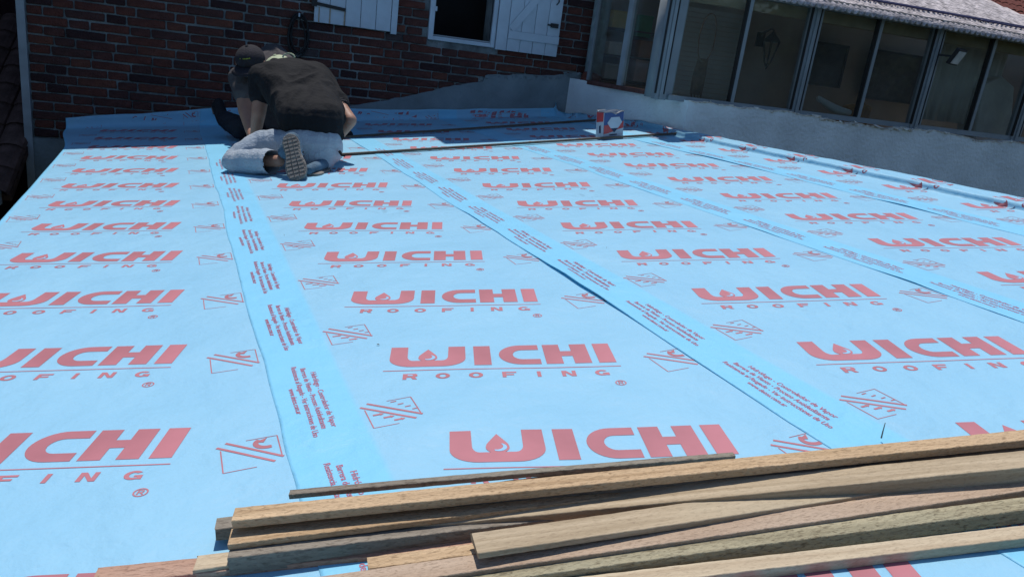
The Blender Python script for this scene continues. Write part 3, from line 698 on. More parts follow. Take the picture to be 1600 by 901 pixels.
mb = MB(); mb.bar(A0+Vector((0, 0, ZH+.05)), A2+Vector((0, 0, ZH+.05)), .09, .10); mb.build('side_head', M['grey_metal'], ver)
for a, b_ in ((A0, A1), (A1, A2)):
    mb = MB(); mb.bar(a+Vector((0, 0, 1.335)), b_+Vector((0, 0, 1.335)), .006, 1.06); mb.build('pane', M['glass'], ver)
# room behind the glass
mb = MB(); mb.box(4.2, XE, YV+2.3, YV+2.4, -.4, 2.02); mb.box(XE, XE+.1, YV+.05, YV+2.4, -.4, 2.3); mb.box(3.9, 4.2, YV+2.25, YV+2.4, -.4, 2.02)
mb.build('room_wall', M['dark_room'], ver)
box('room_floor', 4.1, XE, YV+.1, YV+2.3, -.4, -.3, M['deck'], ver)
# corrugated roof
sl_ = math.tan(math.radians(21)); pitch = .078; EY = YV-.22; EZ = 1.885
def rz(x, y): return EZ+(y-EY)*sl_
us = [4.0+i*pitch/8 for i in range(int(6.9/pitch*8))]
def onsheet(px, py):
    d_ = ray(px, py); return CAM+d_*((EZ-CAM.z+(CAM.y-EY)*sl_)/(d_.z-d_.y*sl_))
ca, cb = onsheet(1540, 0), onsheet(1602, 27)
cut = lambda x: EY+max(.3, min(3.6, cb.y+(x-cb.x)*(ca.y-cb.y)/(ca.x-cb.x)-EY))
rows = [0, .5, 1.2, 2, 3]
V = []; Fs = []
for x in us:
    yb = cut(x)
    ya = EY if x > 4.72 else 7.75
    for t in (0, .08, .3, .6, 1.0):
        y = ya+(yb-ya)*t; V.append((x, y+(.01*noise.noise(Vector((x*3, 0, 0))) if t == 0 else 0), rz(x, y)+.019*math.sin((x-3.3)/pitch*2*math.pi)))
for i in range(len(us)-1):
    for j in range(4): Fs.append((i*5+j, (i+1)*5+j, (i+1)*5+j+1, i*5+j+1))
ro = make('corrugated_roof', V, Fs, M['roof_sheet'], ver, smoothf=True); sm = ro.modifiers.new('thickness', 'SOLIDIFY'); sm.thickness = .012
box('eave_batten', 4.75, XE, EY+.17, EY+.24, ZH+.02, ZH+.105, M['dark_room'], ver)
# cable running along the roof sheets
mb = MB(); yc = EY+.42
for off, a, b_ in ((0, 4.4, 8.05), (.035, 4.4, 10.0), (-.02, 7.9, 10.0)):
    mb.tube([(a+(b_-a)*i/40, yc+off+.006*math.sin(i*.9), rz(0, yc+off)+.034) for i in range(41)], .011, 6)
setp(mb.build('roof_cable', M['blue_cable'], smoothf=True), 'dark blue cable running along the corrugated veranda roof above its eave', 'cable')

# floodlight on the post
q = Vector((7.18, YV-.07, 1.60))
fl = empty('floodlight', q, 'small square floodlight fixed to a grey veranda post', 'floodlight')
axf = Vector((.30, -.85, -.42)).normalized(); rx = Vector((0, 0, 1)).cross(axf).normalized(); ux = axf.cross(rx)
ctr = q+Vector((.16, -.10, .0))
def slabv(c, a, b_, n, w, h, t): return [c+a*i*w/2+b_*j*h/2+n*k_*t/2 for k_ in (-1, 1) for i, j in ((-1, -1), (1, -1), (1, 1), (-1, 1))]
make('housing', slabv(ctr, rx, ux, axf, .21, .19, .045), BOXF, M['iron'], fl, bevel=.005)
M['lens'] = mat('lens_glass', (.55, .58, .6), .2, .6, .2, 20)
make('lens', slabv(ctr+axf*.025, rx, ux, axf, .17, .15, .006), BOXF, M['lens'], fl)
mb = MB(); mb.bar(q, ctr, .03, .02); mb.build('bracket', M['iron'], fl)

# ------------------------------------------------------------------ inside the veranda
M['slat'] = mat('pale_slat', (.42, .40, .37), .7, .3, .1, 6)
bl = empty('slatted_blind', (4.6, YV+1.15, .2), 'pale slatted blind seen through the first wide veranda pane', 'blind')
for i in range(24): box('slat', 4.15, 5.35, YV+1.12, YV+1.14, .45+i*.056, .45+i*.056+.046, M['slat'], bl)
M['lantern'] = mat('lantern_iron', (.012, .012, .014), .5, .4)
lc = onY(1196, 72, YV+1.9); ln = empty('wall_lantern', lc, 'black iron wall lantern seen through the second wide veranda pane', 'lantern')
mb = MB(); n6 = 6
def ring(r, z): return [lc+Vector((r*math.cos(i*math.pi/3), r*math.sin(i*math.pi/3)-.12, z)) for i in range(6)]
for i in range(6): mb.bar(ring(.115, .06)[i], ring(.045, -.22)[i], .012, .012); mb.bar(ring(.115, .06)[i], ring(.115, .06)[(i+1) % 6], .014, .014)
mb.build('cage', M['lantern'], ln)
mb = MB(); mb.add(ring(.12, .07)+[lc+Vector((0, -.12, .20))], [(i, (i+1) % 6, 6) for i in range(6)]+[(5, 4, 3, 2, 1, 0)]); mb.add(ring(.045, -.22)+[lc+Vector((0, -.12, -.31))], [((i+1) % 6, i, 6) for i in range(6)]); mb.build('cap', M['lantern'], ln)
mb = MB(); mb.tube([lc+Vector((-.10, 0, .10)), lc+Vector((-.10, -.05, .16)), lc+Vector((-.02, -.1, .22)), lc+Vector((0, -.12, .19))], .014, 6); mb.box(lc.x-.16, lc.x-.04, lc.y-.01, lc.y+.01, lc.z-.02, lc.z+.16); mb.build('arm', M['lantern'], ln)
M['art'] = mat('dark_print', (.055, .06, .065), .5, .4, 0, 9, col2=(.015, .016, .02)); M['art2'] = mat('dark_print_b', (.06, .06, .06), .5, .4, 0, 12, col2=(.02, .02, .022))
def picture(x0, y0, x1, y1, Y, label, m):
    a = onY(x0, y0, Y); b_ = onY(x1, y1, Y)
    e_ = empty('picture', ((a.x+b_.x)/2, Y, b_.z), label, 'picture')
    mb = MB()
    for (p, q_, r, s) in ((a.x, b_.x, a.z-.03, a.z), (a.x, b_.x, b_.z, b_.z+.03), (a.x, a.x+.03, b_.z+.03, a.z-.03), (b_.x-.03, b_.x, b_.z+.03, a.z-.03)): mb.box(p, q_, Y-.03, Y, r, s)
    mb.build('frame', M['iron'], e_); box('print', a.x+.03, b_.x-.03, Y-.012, Y-.004, b_.z+.03, a.z-.03, m, e_)
picture(1272, 64, 1310, 138, YV+2.2, 'dark framed picture on the room wall, seen through the third wide pane', M['art'])
picture(1362, 76, 1436, 165, YV+2.2, 'large dark framed picture seen through the fourth wide pane', M['art2'])
# hanging ornament behind the first pane
hc = onY(1105, 60, YV+.5)
ho = empty('hanging_ornament', hc-Vector((0, 0, .5)), 'brown hoop ornament with long fringe hanging behind the first wide pane', 'ornament')
M['straw'] = mat('straw', (.20, .13, .09), .8, .2, .3, 20)
mb = MB(); mb.tube([hc+Vector((.10*math.cos(t), 0, .26*math.sin(t))) for t in [i*2*math.pi/28 for i in range(29)]], .008, 6); mb.build('hoop', M['straw'], ho)
mb = MB()
for i in range(12): mb.tube([hc+Vector((-.06+i*.011, 0, -.22)), hc+Vector((-.085+i*.0145, .01, -.42)), hc+Vector((-.08+i*.013, 0, -.62-.02*(i % 3)))], .006, 5)
mb.build('fringe', M['straw'], ho)
# shelf with boxes seen through the side panes
M['shelf'] = mat('shelf_wood', (.10, .07, .05), .7, .3, .2, 8)
YS = 9.36
sh = empty('shelf', (4.2, YS+.2, -.2), 'dark wooden shelf holding coloured boxes behind the narrow side panes', 'shelf')
def zpx(x, y): return onY(x, y, YS).z
for q in (zpx(965, 44), zpx(962, 86), zpx(955, 124), zpx(1005, 129)-.02, 1.95): box('board', 3.80, 4.75, YS-.02, YS+.36, q-.02, q, M['shelf'], sh)
box('back', 3.80, 4.75, YS+.36, YS+.38, -.2, 2.1, M['shelf'], sh)
def crate(nm, px0, py0, px1, py1, col, label):
    m = mat(nm+'_card', col, .7, .3, .15, 10); a = onY(px0, py1, YS); c = onY(px1, py0, YS)
    o = MB(); o.box(a.x, c.x, YS, YS+.24, a.z+.004, c.z); o.box(a.x-.006, c.x+.006, YS-.006, YS+.246, c.z-.03, c.z+.004); r = o.build('box', m, bevel=.004)
    setp(r, label, 'box', 'boxes on the veranda shelf')
crate('yellow', 956, 20, 985, 43, (.50, .38, .11), 'yellow box on the shelf behind the narrow pane beside the drain pipe')
crate('pale', 950, 68, 975, 85, (.55, .50, .44), 'pale box on the shelf below the yellow box')
crate('white', 943, 102, 968, 123, (.55, .56, .55), 'whitish box on the lowest shelf beside the drain pipe')
crate('green', 993, 27, 1022, 57, (.07, .24, .10), 'green box on the shelf next to the yellow box')
crate('orange', 997, 66, 1020, 90, (.42, .19, .09), 'orange brown box on the shelf below the green box')
crate('pinkish', 989, 96, 1014, 127, (.58, .40, .36), 'pinkish cardboard box below the orange box behind the side pane')
# chair with a white scarf-like strip, and curtains
M['orange'] = mat('orange_cloth', (.42, .18, .05), .85, .2, .25, 14, .4, 40)
M['cloth_w'] = mat('pale_cloth', (.72, .71, .68), .9, .15, .12, 6, .3, 20)
c1 = onY(1318, 175, YV+.5); ar = empty('armchair', c1-Vector((0, 0, .6)), 'orange armchair with a pale draped strip behind the third wide pane', 'armchair')
mb = MB(); mb.box(c1.x-.25, c1.x+.35, c1.y, c1.y+.5, c1.z-.75, c1.z-.35); mb.build('seat', M['orange'], ar, bevel=.03)
mb = MB(); mb.poly([(c1.x-.05, c1.y, c1.z-.36), (c1.x+.40, c1.y, c1.z-.36), (c1.x+.42, c1.y, c1.z+.10), (c1.x+.30, c1.y, c1.z+.13), (c1.x+.05, c1.y, c1.z+.08)], (0, .12, 0)); mb.build('backrest', M['orange'], ar, bevel=.02)
mb = MB(); w0 = [onY(1278+50*t, 153+23*t+5*math.sin(t*3.1), YV+.36) for t in [i/12 for i in range(13)]]; mb.tube(w0, [.03+.02*math.sin(i/12*3) for i in range(13)], 8); mb.build('draped_strip', M['cloth_w'], ar, smoothf=True)
def curtain(xa, xb, Y, z0, z1, label):
    V = []; n = 60
    for i in range(n+1):
        x = xa+(xb-xa)*i/n
        for z in (z0, (z0+z1)/2, z1): V.append((x+.01*math.sin(z*5+i), Y+.025*math.sin(i*.9)+.01*math.sin(i*2.3+z), z))
    o = make('curtain', V, [(i*3+j, (i+1)*3+j, (i+1)*3+j+1, i*3+j+1) for i in range(n) for j in range(2)], M['cloth_w'], smoothf=True)
    m = o.modifiers.new('thickness', 'SOLIDIFY'); m.thickness = .004; setp(o, label, 'curtain')
curtain(7.45, 8.75, YV+.42, .86, 1.86, 'pale grey curtain behind the fifth wide pane next to the floodlight')
mb = MB(); g = [onY(x, y, YV+.28) for x, y in ((1520, 228), (1535, 135), (1567, 119), (1586, 136), (1578, 228))]
mb.poly(g, (0, .3, 0)); o = mb.build('covered_cabinet', M['cloth_w'], bevel=.02); setp(o, 'pale cloth covered cabinet with a pointed top at the right end of the veranda', 'cabinet')

# ------------------------------------------------------------------ neighbours' roofs
def tiled_roof(name, o, ex, ey, nx, ny, tw, tl, m, label, sink=.0):
    root = empty(name, o, label, 'roof'); ex = Vector(ex).normalized(); ey = Vector(ey).normalized(); nz = ex.cross(ey)
    if nz.z < 0: nz = -nz
    mb = MB(); mb.add([o+ex*a*nx*tw+ey*b_*ny*tl-nz*c for c in (.10, .02) for a, b_ in ((0, 0), (1, 0), (1, 1), (0, 1))], BOXF); mb.build('under_roof', M['tile_brown'], root)
    vs = []; n = 6
    for j, yy in enumerate((-.06, tl*1.0)):
        for i in range(n+1):
            a = math.pi*i/n; vs.append((ex*(tw*.5-tw*.52*math.cos(a))+ey*yy+nz*(tw*.34*math.sin(a)+.02-.02*j))*K)
    me = bpy.data.meshes.new('roof_tile'); me.from_pydata(vs, [], [(i, i+1, n+2+i, n+1+i) for i in range(n)]); me.materials.append(m)
    for a in range(nx):
        for b_ in range(ny): 
            t = inst('roof_tile', me, o+ex*a*tw+ey*b_*tl+nz*random.uniform(0, .008), root)
    return root
tiled_roof('tiled_roof', onY(1440, 48, 14.0), (1, .0, -.02), (0, .86, .51), 34, 14, .24, .34, M['tile_red'], 'red clay tiled roof peeking out beyond the corrugated roof at top right')
# low tiled roof and gutter left of the house, in its shade
lo = Vector((-5.6, 8.6, -.95))
tiled_roof('tiled_roof', lo, (1, 0, 0), (0, .9, .5), 12, 9, .25, .36, M['tile_brown'], 'dark brown tiled roof in the shade left of the brick house')
mb = MB(); mb.box(-6, -2.66, 8.50, 8.56, -1.05, -.90); mb.tube([(-6, 8.46, -.93), (-2.66, 8.46, -.93)], .05, 8)
setp(mb.build('gutter', M['post_paint']), 'grey gutter board along the dark tiled roof at far left', 'gutter')
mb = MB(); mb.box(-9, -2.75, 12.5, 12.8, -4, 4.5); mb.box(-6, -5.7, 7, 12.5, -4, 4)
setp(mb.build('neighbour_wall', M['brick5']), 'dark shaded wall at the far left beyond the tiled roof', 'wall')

# ------------------------------------------------------------------ paint tin
TF = R3(3.865, 6.735); TR_ = R3(4.13, 6.791); tx = (TR_-TF).normalized(); ty = NN.cross(tx).normalized(); tz = NN
tin = empty('paint_tin', (TF+TR_)/2+ty*.09+NN*.004, 'open rectangular blue, red and white adhesive tin standing on the roof near the veranda', 'tin')
TWd, TDp, THt = .272, .11, .262
def tp3(x, y, z): return TF+NN*.006+tx*x+ty*y+tz*z
M['tin_white'] = mat('tin_white', (.50, .54, .60), .35, .5, .08, 12); M['tin_blue'] = mat('tin_blue', (.035, .085, .24), .35, .5, .1, 12)
M['tin_red'] = mat('tin_red', (.55, .06, .06), .35, .5, .1, 12); M['tin_metal'] = mat('tin_metal', (.30, .29, .29), .4, .6, .2, 20, metal=.6)
M['tin_ink'] = mat('tin_ink', (.02, .03, .08), .4, .4)
nx = 10; rim = []
for i in range(nx+1): rim.append((TWd*i/nx, 0))
for i in range(1, 7): rim.append((TWd, TDp*i/6))
for i in range(1, nx+1): rim.append((TWd*(1-i/nx), TDp))
for i in range(1, 6): rim.append((0, TDp*(1-i/6)))
def dent(x, y): return -.022*math.exp(-((x-.16)/.05)**2) if y == 0 else (.012 if y == TDp and x < .12 else 0)
n = len(rim); V = [tp3(x, y, 0) for x, y in rim]+[tp3(x, y, THt+dent(x, y)) for x, y in rim]+[tp3(.012+x*(TWd-.024)/TWd, .012+y*(TDp-.024)/TDp, THt+dent(x, y)) for x, y in rim]+[tp3(.012+x*(TWd-.024)/TWd, .012+y*(TDp-.024)/TDp, .05) for x, y in rim]
Fq = [tuple(range(n-1, -1, -1))]
for lay in range(3): Fq += [(lay*n+i, lay*n+(i+1) % n, (lay+1)*n+(i+1) % n, (lay+1)*n+i) for i in range(n)]
Fq.append(tuple(3*n+i for i in range(n)))
make('body', V, Fq, M['tin_white'], tin)
mb = MB()
for i in range(n):
    a, b_ = rim[i], rim[(i+1) % n]; mb.bar(tp3(*a, THt+dent(*a)), tp3(*b_, THt+dent(*b_)), .007, .007)
mb.build('rim', M['tin_metal'], tin)
def flat(nm, pts, off, m):
    V = [tp3(x, -off, z) for x, z in pts]; make(nm, V, [tuple(range(len(pts)))], m, tin)
flat('blue_field', [(.004, .105), (.268, .125), (.268, THt-.006), (.22, THt-.006), (.16, THt-.032), (.10, THt-.006), (.004, THt-.006)], .0015, M['tin_blue'])
flat('red_wave', [(.004, .045), (.07, .052), (.14, .068), (.20, .085), (.268, .095), (.268, .168), (.23, .145), (.17, .10), (.10, .12), (.06, .135), (.004, .13)], .003, M['tin_red'])
flat('dark_point', [(.095, .10), (.20, .10), (.145, .055)], .0045, M['tin_ink'])
flat('hexagon', [(.045, .155), (.095, .098), (.195, .098), (.245, .155), (.205, .208), (.095, .208)], .006, M['tin_white'])
for i in range(6): flat('lettering', [(.085+i*.017, .026), (.098+i*.017, .026), (.099+i*.017, .040), (.086+i*.017, .040)], .002, M['tin_ink'])
V = [tp3(-.0015, y, z) for y, z in ((.004, .17), (TDp-.004, .155), (TDp-.004, THt-.006), (.004, THt-.006))]; make('red_side', V, [(0, 1, 2, 3)], M['tin_red'], tin)
V = [tp3(-.0015, y, z) for y, z in ((.035, .05), (.06, .05), (.065, .12), (.04, .13))]; make('side_mark', V, [(0, 1, 2, 3)], M['tin_ink'], tin)

# ------------------------------------------------------------------ battens
def batten(p, q, w, t, m, label, seed, group='battens piled in front', chip=False, wane=0.):
    """p, q: front top edge ends; w away from us, t down"""
    d = (q-p); ln_ = d.length; d.normalize(); nrm = (NN - d*NN.dot(d)).normalized(); y = nrm.cross(d).normalized()
    nseg = max(24, int(ln_/.018)); ch = .0012
    prof = [(ch, 0), (w-ch, 0), (w, -ch), (w, -t+ch), (w-ch, -t), (ch, -t), (0, -t+ch), (0, -ch)]
    V = []
    for i in range(nseg+1):
        x = ln_*i/nseg
        bow = .003*math.sin(math.pi*i/nseg)*math.sin(seed*1.7)
        for a, b_ in prof:
            e = Vector((x*6, seed*3.3+a*40, b_*40)); e2 = Vector((x*38, seed*7.1+a*60, b_*60))
            dy = .0005*noise.noise(e)+.0009*noise.noise(e2); dz = .0004*noise.noise(e+Vector((9, 9, 9)))+.0008*noise.noise(e2+Vector((5, 0, 0)))
            if wane and a < w*.3 and b_ > -t*.5:
                dz -= wane*smooth(.5+noise.noise(Vector((x*3, seed, 0)))*1.2); 
            V.append(Vector((x + (random.uniform(-.002, .002) if i in (0, nseg) else 0), a+dy+bow, b_+dz))*K)
    n = len(prof); Fc = [tuple(range(n)), tuple(nseg*n+k for k in range(n-1, -1, -1))]
    for i in range(nseg):
        for k in range(n): Fc.append((i*n+k, (i+1)*n+k, (i+1)*n+(k+1) % n, i*n+(k+1) % n))
    me = bpy.data.meshes.new('timber_batten'); me.from_pydata(V, [], Fc); me.update()
    bm = bmesh.new(); bm.from_mesh(me); bmesh.ops.recalc_face_normals(bm, faces=bm.faces[:]); bm.to_mesh(me); bm.free()
    me.materials.append(m)
    o = bpy.data.objects.new('timber_batten', me); C.objects.link(o)
    o.matrix_world = Matrix(((d.x, y.x, nrm.x, p.x*K), (d.y, y.y, nrm.y, p.y*K), (d.z, y.z, nrm.z, p.z*K), (0, 0, 0, 1)))
    return setp(o, label, 'batten', group)
def pile(xl, yl, zl, xr, yr, zr, w, t, m, label, seed, ext=.0, **kw):
    p = onroof(xl, yl, zl); q = onroof(xr, yr, zr); q = q+(q-p)*ext
    return batten(p, q, w, t, M[m], label, seed, **kw)
pile(452, 772, .042, 1150, 712, .030, .020, .013, 'wood_grey', 'thin grey batten farthest from the camera, its cut left end raised above the sheet', 1, .0)
pile(362, 813, .098, 1600, 687, .104, .046, .020, 'wood_gold', 'long golden rough-sawn batten on top along the far side of the pile', 2, .25)
pile(390, 816, .070, 1600, 703, .072, .060, .030, 'wood_grey', 'grey batten just under the golden top batten', 3, .25)
pile(357, 850, .066, 1000, 772, .062, .052, .014, 'wood_gold', 'golden batten end with a jagged edge, second from top at the left', 4, .2)
pile(452+40, 800, .020, 1000, 735, .020, .030, .018, 'wood_red', 'reddish brown batten hidden low between the thin grey batten and the golden one', 15, .2)
pile(335, 826, .048, 900, 760, .040, .040, .030, 'wood_grey', 'dark batten end poking out leftmost at mid height of the pile', 5, .2)
pile(556, 813, .062, 1330, 727, .050, .050, .044, 'wood_grey', 'dark squared batten standing on edge, its long front face in shade', 14, .2)
pile(610, 826, .046, 1600, 729, .092, .066, .050, 'wood_tan', 'broad tan batten with knots, right of the middle of the pile', 6, .25)
pile(356, 871, .052, 1200, 770, .034, .050, .042, 'wood_grey', 'square grey brown batten with a shaded front face, low at the left of the pile', 7, .3)
pile(302, 890, .026, 1100, 790, .022, .045, .018, 'wood_pale', 'pale batten end sticking out at the bottom left of the pile', 8, .3)
pile(140, 912, .018, 900, 838, .018, .050, .016, 'wood_red', 'reddish batten lying lowest at the bottom left corner of the pile', 9, .2)
pile(747, 864, .074, 1450, 757, .046, .066, .014, 'wood_tan', 'tan batten with clean square left end, in the middle of the pile', 10, .3)
pile(575, 888, .040, 1600, 752, .046, .036, .020, 'wood_gold', 'narrow orange tan batten peeking out behind the pinkish one', 16, .2)
pile(480, 930, .044, 1600, 766, .050, .050, .030, 'wood_pink', 'pinkish rough batten below the square-ended one', 11, .2)
pile(520, 942, .034, 1600, 797, .042, .044, .036, 'wood_green', 'greenish rough-sawn batten second nearest to the camera', 12, .2)
pile(640, 954, .022, 1600, 840, .026, .040, .024, 'wood_pale', 'smooth pale yellow batten nearest to the camera', 13, .2)
g2 = 'battens laid across the roof'
a = R3(.95, 6.53, .030); b_ = R3(4.76, 6.73, .030); batten(a, b_, .030, .020, M['wood_shaded'], 'long dark batten, shade in its colour, lying across the roof in the sun behind the kneeling man', 20, g2)
a = R3(1.2, 7.60, .030); b_ = R3(4.60, 8.12, .030); batten(a, b_, .030, .020, M['wood_shaded'], 'dark batten, shade in its colour, lying across the shaded far end of the roof', 21, g2)
# small debris: shavings and grit on the sheets
mb = MB(); rnd = random.Random(3)
for i in range(12):
    u = rnd.uniform(-.9, 4.6); v = rnd.uniform(1.2, 6.4)
    k = max(j for j in range(5) if u > STRIP[j]['u0']-.43 or j == 0); c = sheet_pt(k, u, v, .004); s_ = rnd.uniform(.002, .005); a = rnd.uniform(0, 6.28)
    dx = Vector((math.cos(a), math.sin(a), 0))*s_; dy = Vector((-math.sin(a), math.cos(a), 0))*s_*.4
    mb.add([c-dx-dy, c+dx-dy, c+dx+dy, c-dx+dy, c+Vector((0, 0, s_*.7))], [(0, 1, 4), (1, 2, 4), (2, 3, 4), (3, 0, 4), (3, 2, 1, 0)])
setp(mb.build('debris', M['wood_grey']), kind='stuff', label='grit and wood shavings scattered over the blue sheets', cat='debris')
mb = MB(); p = onroof(1377, 684, .01); mb.tube([p+NN*.0, p+NN*.02+tx*.002, p+NN*.045+tx*.006], [.0022, .0018, .001], 5)
setp(mb.build('wood_splinter', M['wood_grey']), 'thin upright splinter sticking up beside the golden batten', 'splinter')

# ------------------------------------------------------------------ people
def sph(c, r, n=12):
    c = Vector(c); out = []
    for i in range(1, n//2+1):
        th = math.pi*i/(n//2+1)
        for j in range(n): a = 2*math.pi*j/n; out.append(c+Vector((math.sin(th)*math.cos(a), math.sin(th)*math.sin(a), math.cos(th)))*r)
    out += [c+Vector((0, 0, r)), c-Vector((0, 0, r))]; return out
def blob(name, hulls, voxel, m, parent, smooth_it=4, wrinkle=None, clip=None, solid=True):
    """hulls: lists of (centre, radius) balls; every list becomes one convex limb segment; all are fused to one skin"""
    bm = bmesh.new()
    for h_ in hulls:
        vs = [bm.verts.new(p) for c, r in h_ for p in sph(c, r)]
        bmesh.ops.convex_hull(bm, input=vs)
        loose = [v for v in bm.verts if not v.link_faces]
        bmesh.ops.delete(bm, geom=loose, context='VERTS')
    me = bpy.data.meshes.new('tmp'); bm.to_mesh(me); bm.free()
    ob = bpy.data.objects.new('tmp', me); C.objects.link(ob)
    r = ob.modifiers.new('r', 'REMESH'); r.mode = 'VOXEL'; r.voxel_size = voxel
    s = ob.modifiers.new('s', 'SMOOTH'); s.iterations = smooth_it; s.factor = .6
    dg = bpy.context.evaluated_depsgraph_get(); me2 = bpy.data.meshes.new_from_object(ob.evaluated_get(dg))
    V = [v.co.copy() for v in me2.vertices]; N = [v.normal.copy() for v in me2.vertices]; Fc = [tuple(p.vertices) for p in me2.polygons]
    bpy.data.objects.remove(ob); bpy.data.meshes.remove(me); bpy.data.meshes.remove(me2)
    if wrinkle: V = [v+n*wrinkle(v) for v, n in zip(V, N)]
    if clip:
        keep = [clip(v) for v in V]; Fc = [f for f in Fc if all(keep[i] for i in f)]
        used = sorted({i for f in Fc for i in f}); ix = {i: j for j, i in enumerate(used)}; V = [V[i] for i in used]; Fc = [tuple(ix[i] for i in f) for f in Fc]
    return make(name, V, Fc, m, parent, smoothf=True)
def wr(sc, amp, st=(1, 1, 1), seed=0):
    def f(v):
        p = Vector((v.x*st[0], v.y*st[1], v.z*st[2]))*sc+Vector((seed, 0, 0))
        w = noise.noise(p+Vector((noise.noise(p*.6), noise.noise(p*.6+Vector((7, 0, 0))), 0))*1.2)
        return amp*(1-2.2*abs(w))+amp*.35*noise.noise(p*2.7)
    return f
def cloth_mat(name, col, var=.25, vs=7, bump=.35, bs=60, rough=.9, col2=None):
    return mat(name, col, rough, .2, var, vs, bump, bs, col2=col2)
M['skin'] = mat('skin', (.36, .19, .13), .55, .4, .12, 14, .12, 60)
M['shirt_black'] = cloth_mat('black_cotton', (.014, .014, .016), .2, 5, .35, 40)
M['shirt_grey'] = cloth_mat('grey_cotton', (.080, .072, .075), .2, 6, .3, 40)
M['jeans'] = cloth_mat('light_denim', (.47, .50, .53), .3, 5, .5, 70, col2=(.25, .31, .385))
M['trousers'] = cloth_mat('dark_trousers', (.022, .024, .032), .3, 6, .3, 40)
M['cap_black'] = cloth_mat('cap_black', (.030, .028, .034), .2, 8, .3, 80)
M['cap_lime'] = cloth_mat('cap_lime', (.46, .50, .34), .2, 8, .3, 80)
M['sole'] = mat('shoe_sole', (.20, .18, .16), .8, .3, .25, 20, .6, 60)
M['shoe'] = cloth_mat('shoe_upper', (.10, .16, .22), .3, 12, .5, 60)
M['shoe_black'] = cloth_mat('shoe_black', (.02, .02, .024), .3, 12, .4, 60)
M['hair'] = mat('hair', (.02, .014, .01), .7, .4, .3, 40, .5, 90)
M['lime'] = mat('lime_print', (.42, .52, .08), .7, .3); M['shirt_print'] = mat('shirt_print', (.32, .34, .36), .8, .2, .15, 20)
def seg(a, ra, b_, rb): return [(a, ra), (b_, rb)]
def hand(wrist, direction, palmn, out, side=1, sc=1.0):
    """palm and five bent fingers reaching along direction"""
    d = Vector(direction).normalized(); n = Vector(palmn).normalized(); n = (n-d*n.dot(d)).normalized(); s = d.cross(n)*side
    k0 = wrist+d*.10*sc
    out.append([(wrist+d*.02, .030*sc), (k0+s*.032*sc, .019*sc), (k0-s*.032*sc, .019*sc), (wrist+d*.05*sc, .03*sc)])
    for i, (o, l_) in enumerate(((.036, .062), (.013, .072), (-.011, .068), (-.034, .052))):
        a = k0+s*o*sc; b_ = a+(d*.85+n*.35).normalized()*l_*.55*sc; c = b_+(d*.4+n*.8).normalized()*l_*.55*sc
        out.append(seg(a, .0125*sc, b_, .0115*sc)); out.append(seg(b_, .0115*sc, c, .0095*sc))
    a = wrist+d*.04*sc+s*.03*sc; b_ = a+(d*.6+s*.7).normalized()*.05*sc; c = b_+(d*.8+s*.1+n*.4).normalized()*.04*sc
    out.append(seg(a, .017*sc, b_, .0135*sc)); out.append(seg(b_, .0135*sc, c, .0105*sc))

# ---- the man kneeling with his back to us
D = lambda x, y, dd: atD(x, y, dd)
lknee = D(368, 250, 5.80); lank = D(436, 252, 5.62); lhip = D(474, 226, 5.84); rhip = D(510, 228, 5.88)
rknee = onroof(478, 246, .10); rknee = D(492, 236, 6.42); rank = D(505, 252, 5.86)
pel = (lhip+rhip)/2
waist = D(492, 196, 5.92); mid = D(474, 152, 6.06); chest = D(452, 122, 6.26)
lsh = D(412, 122, 6.22); rsh = D(506, 134, 6.30)
lelb = D(404, 176, 6.22); lwr = D(398, 218, 6.36)
relb = D(547, 188, 6.10); rwr = D(522, 222, 6.30)
neck = D(434, 112, 6.50); head = D(436, 108, 6.66)
p1 = empty('person', pel-NN*.25, 'man in black T-shirt and light jeans kneeling with his back to the camera', 'person')
H = [[(lhip, .11), (rhip, .11), (waist+FWD*.05, .10)], [(waist+FWD*.05, .10), (mid+RGT*.06+FWD*.07, .09), (mid-RGT*.06+FWD*.07, .09)], [(mid+RGT*.06+FWD*.07, .09), (mid-RGT*.06+FWD*.07, .09), (lsh, .07), (rsh, .07), (chest+FWD*.05, .09)],
     seg(chest, .10, neck, .065), seg(neck, .062, head, .075), [(head, .105), (head+FWD*.05-UPV*.05, .085), (head-UPV*.09+FWD*.05, .05)],
     seg(lsh, .072, lelb, .060), seg(lelb, .060, lwr, .040), seg(rsh, .070, relb, .054), seg(relb, .056, rwr, .038),
     seg(lhip, .085, D(408, 227, 5.92), .06), seg(D(408, 227, 5.92), .06, lknee, .05), seg(lknee, .05, lank, .045), seg(rhip, .09, rknee, .06), seg(rknee, .06, rank, .04)]
hand(lwr, -NN*.5+FWD*.8, -NN, H, 1, 1.15); hand(rwr, -NN*.3+FWD*.8-RGT*.4, -NN, H, -1, 1.15)
blob('body', H, .011, M['skin'], p1, 3)
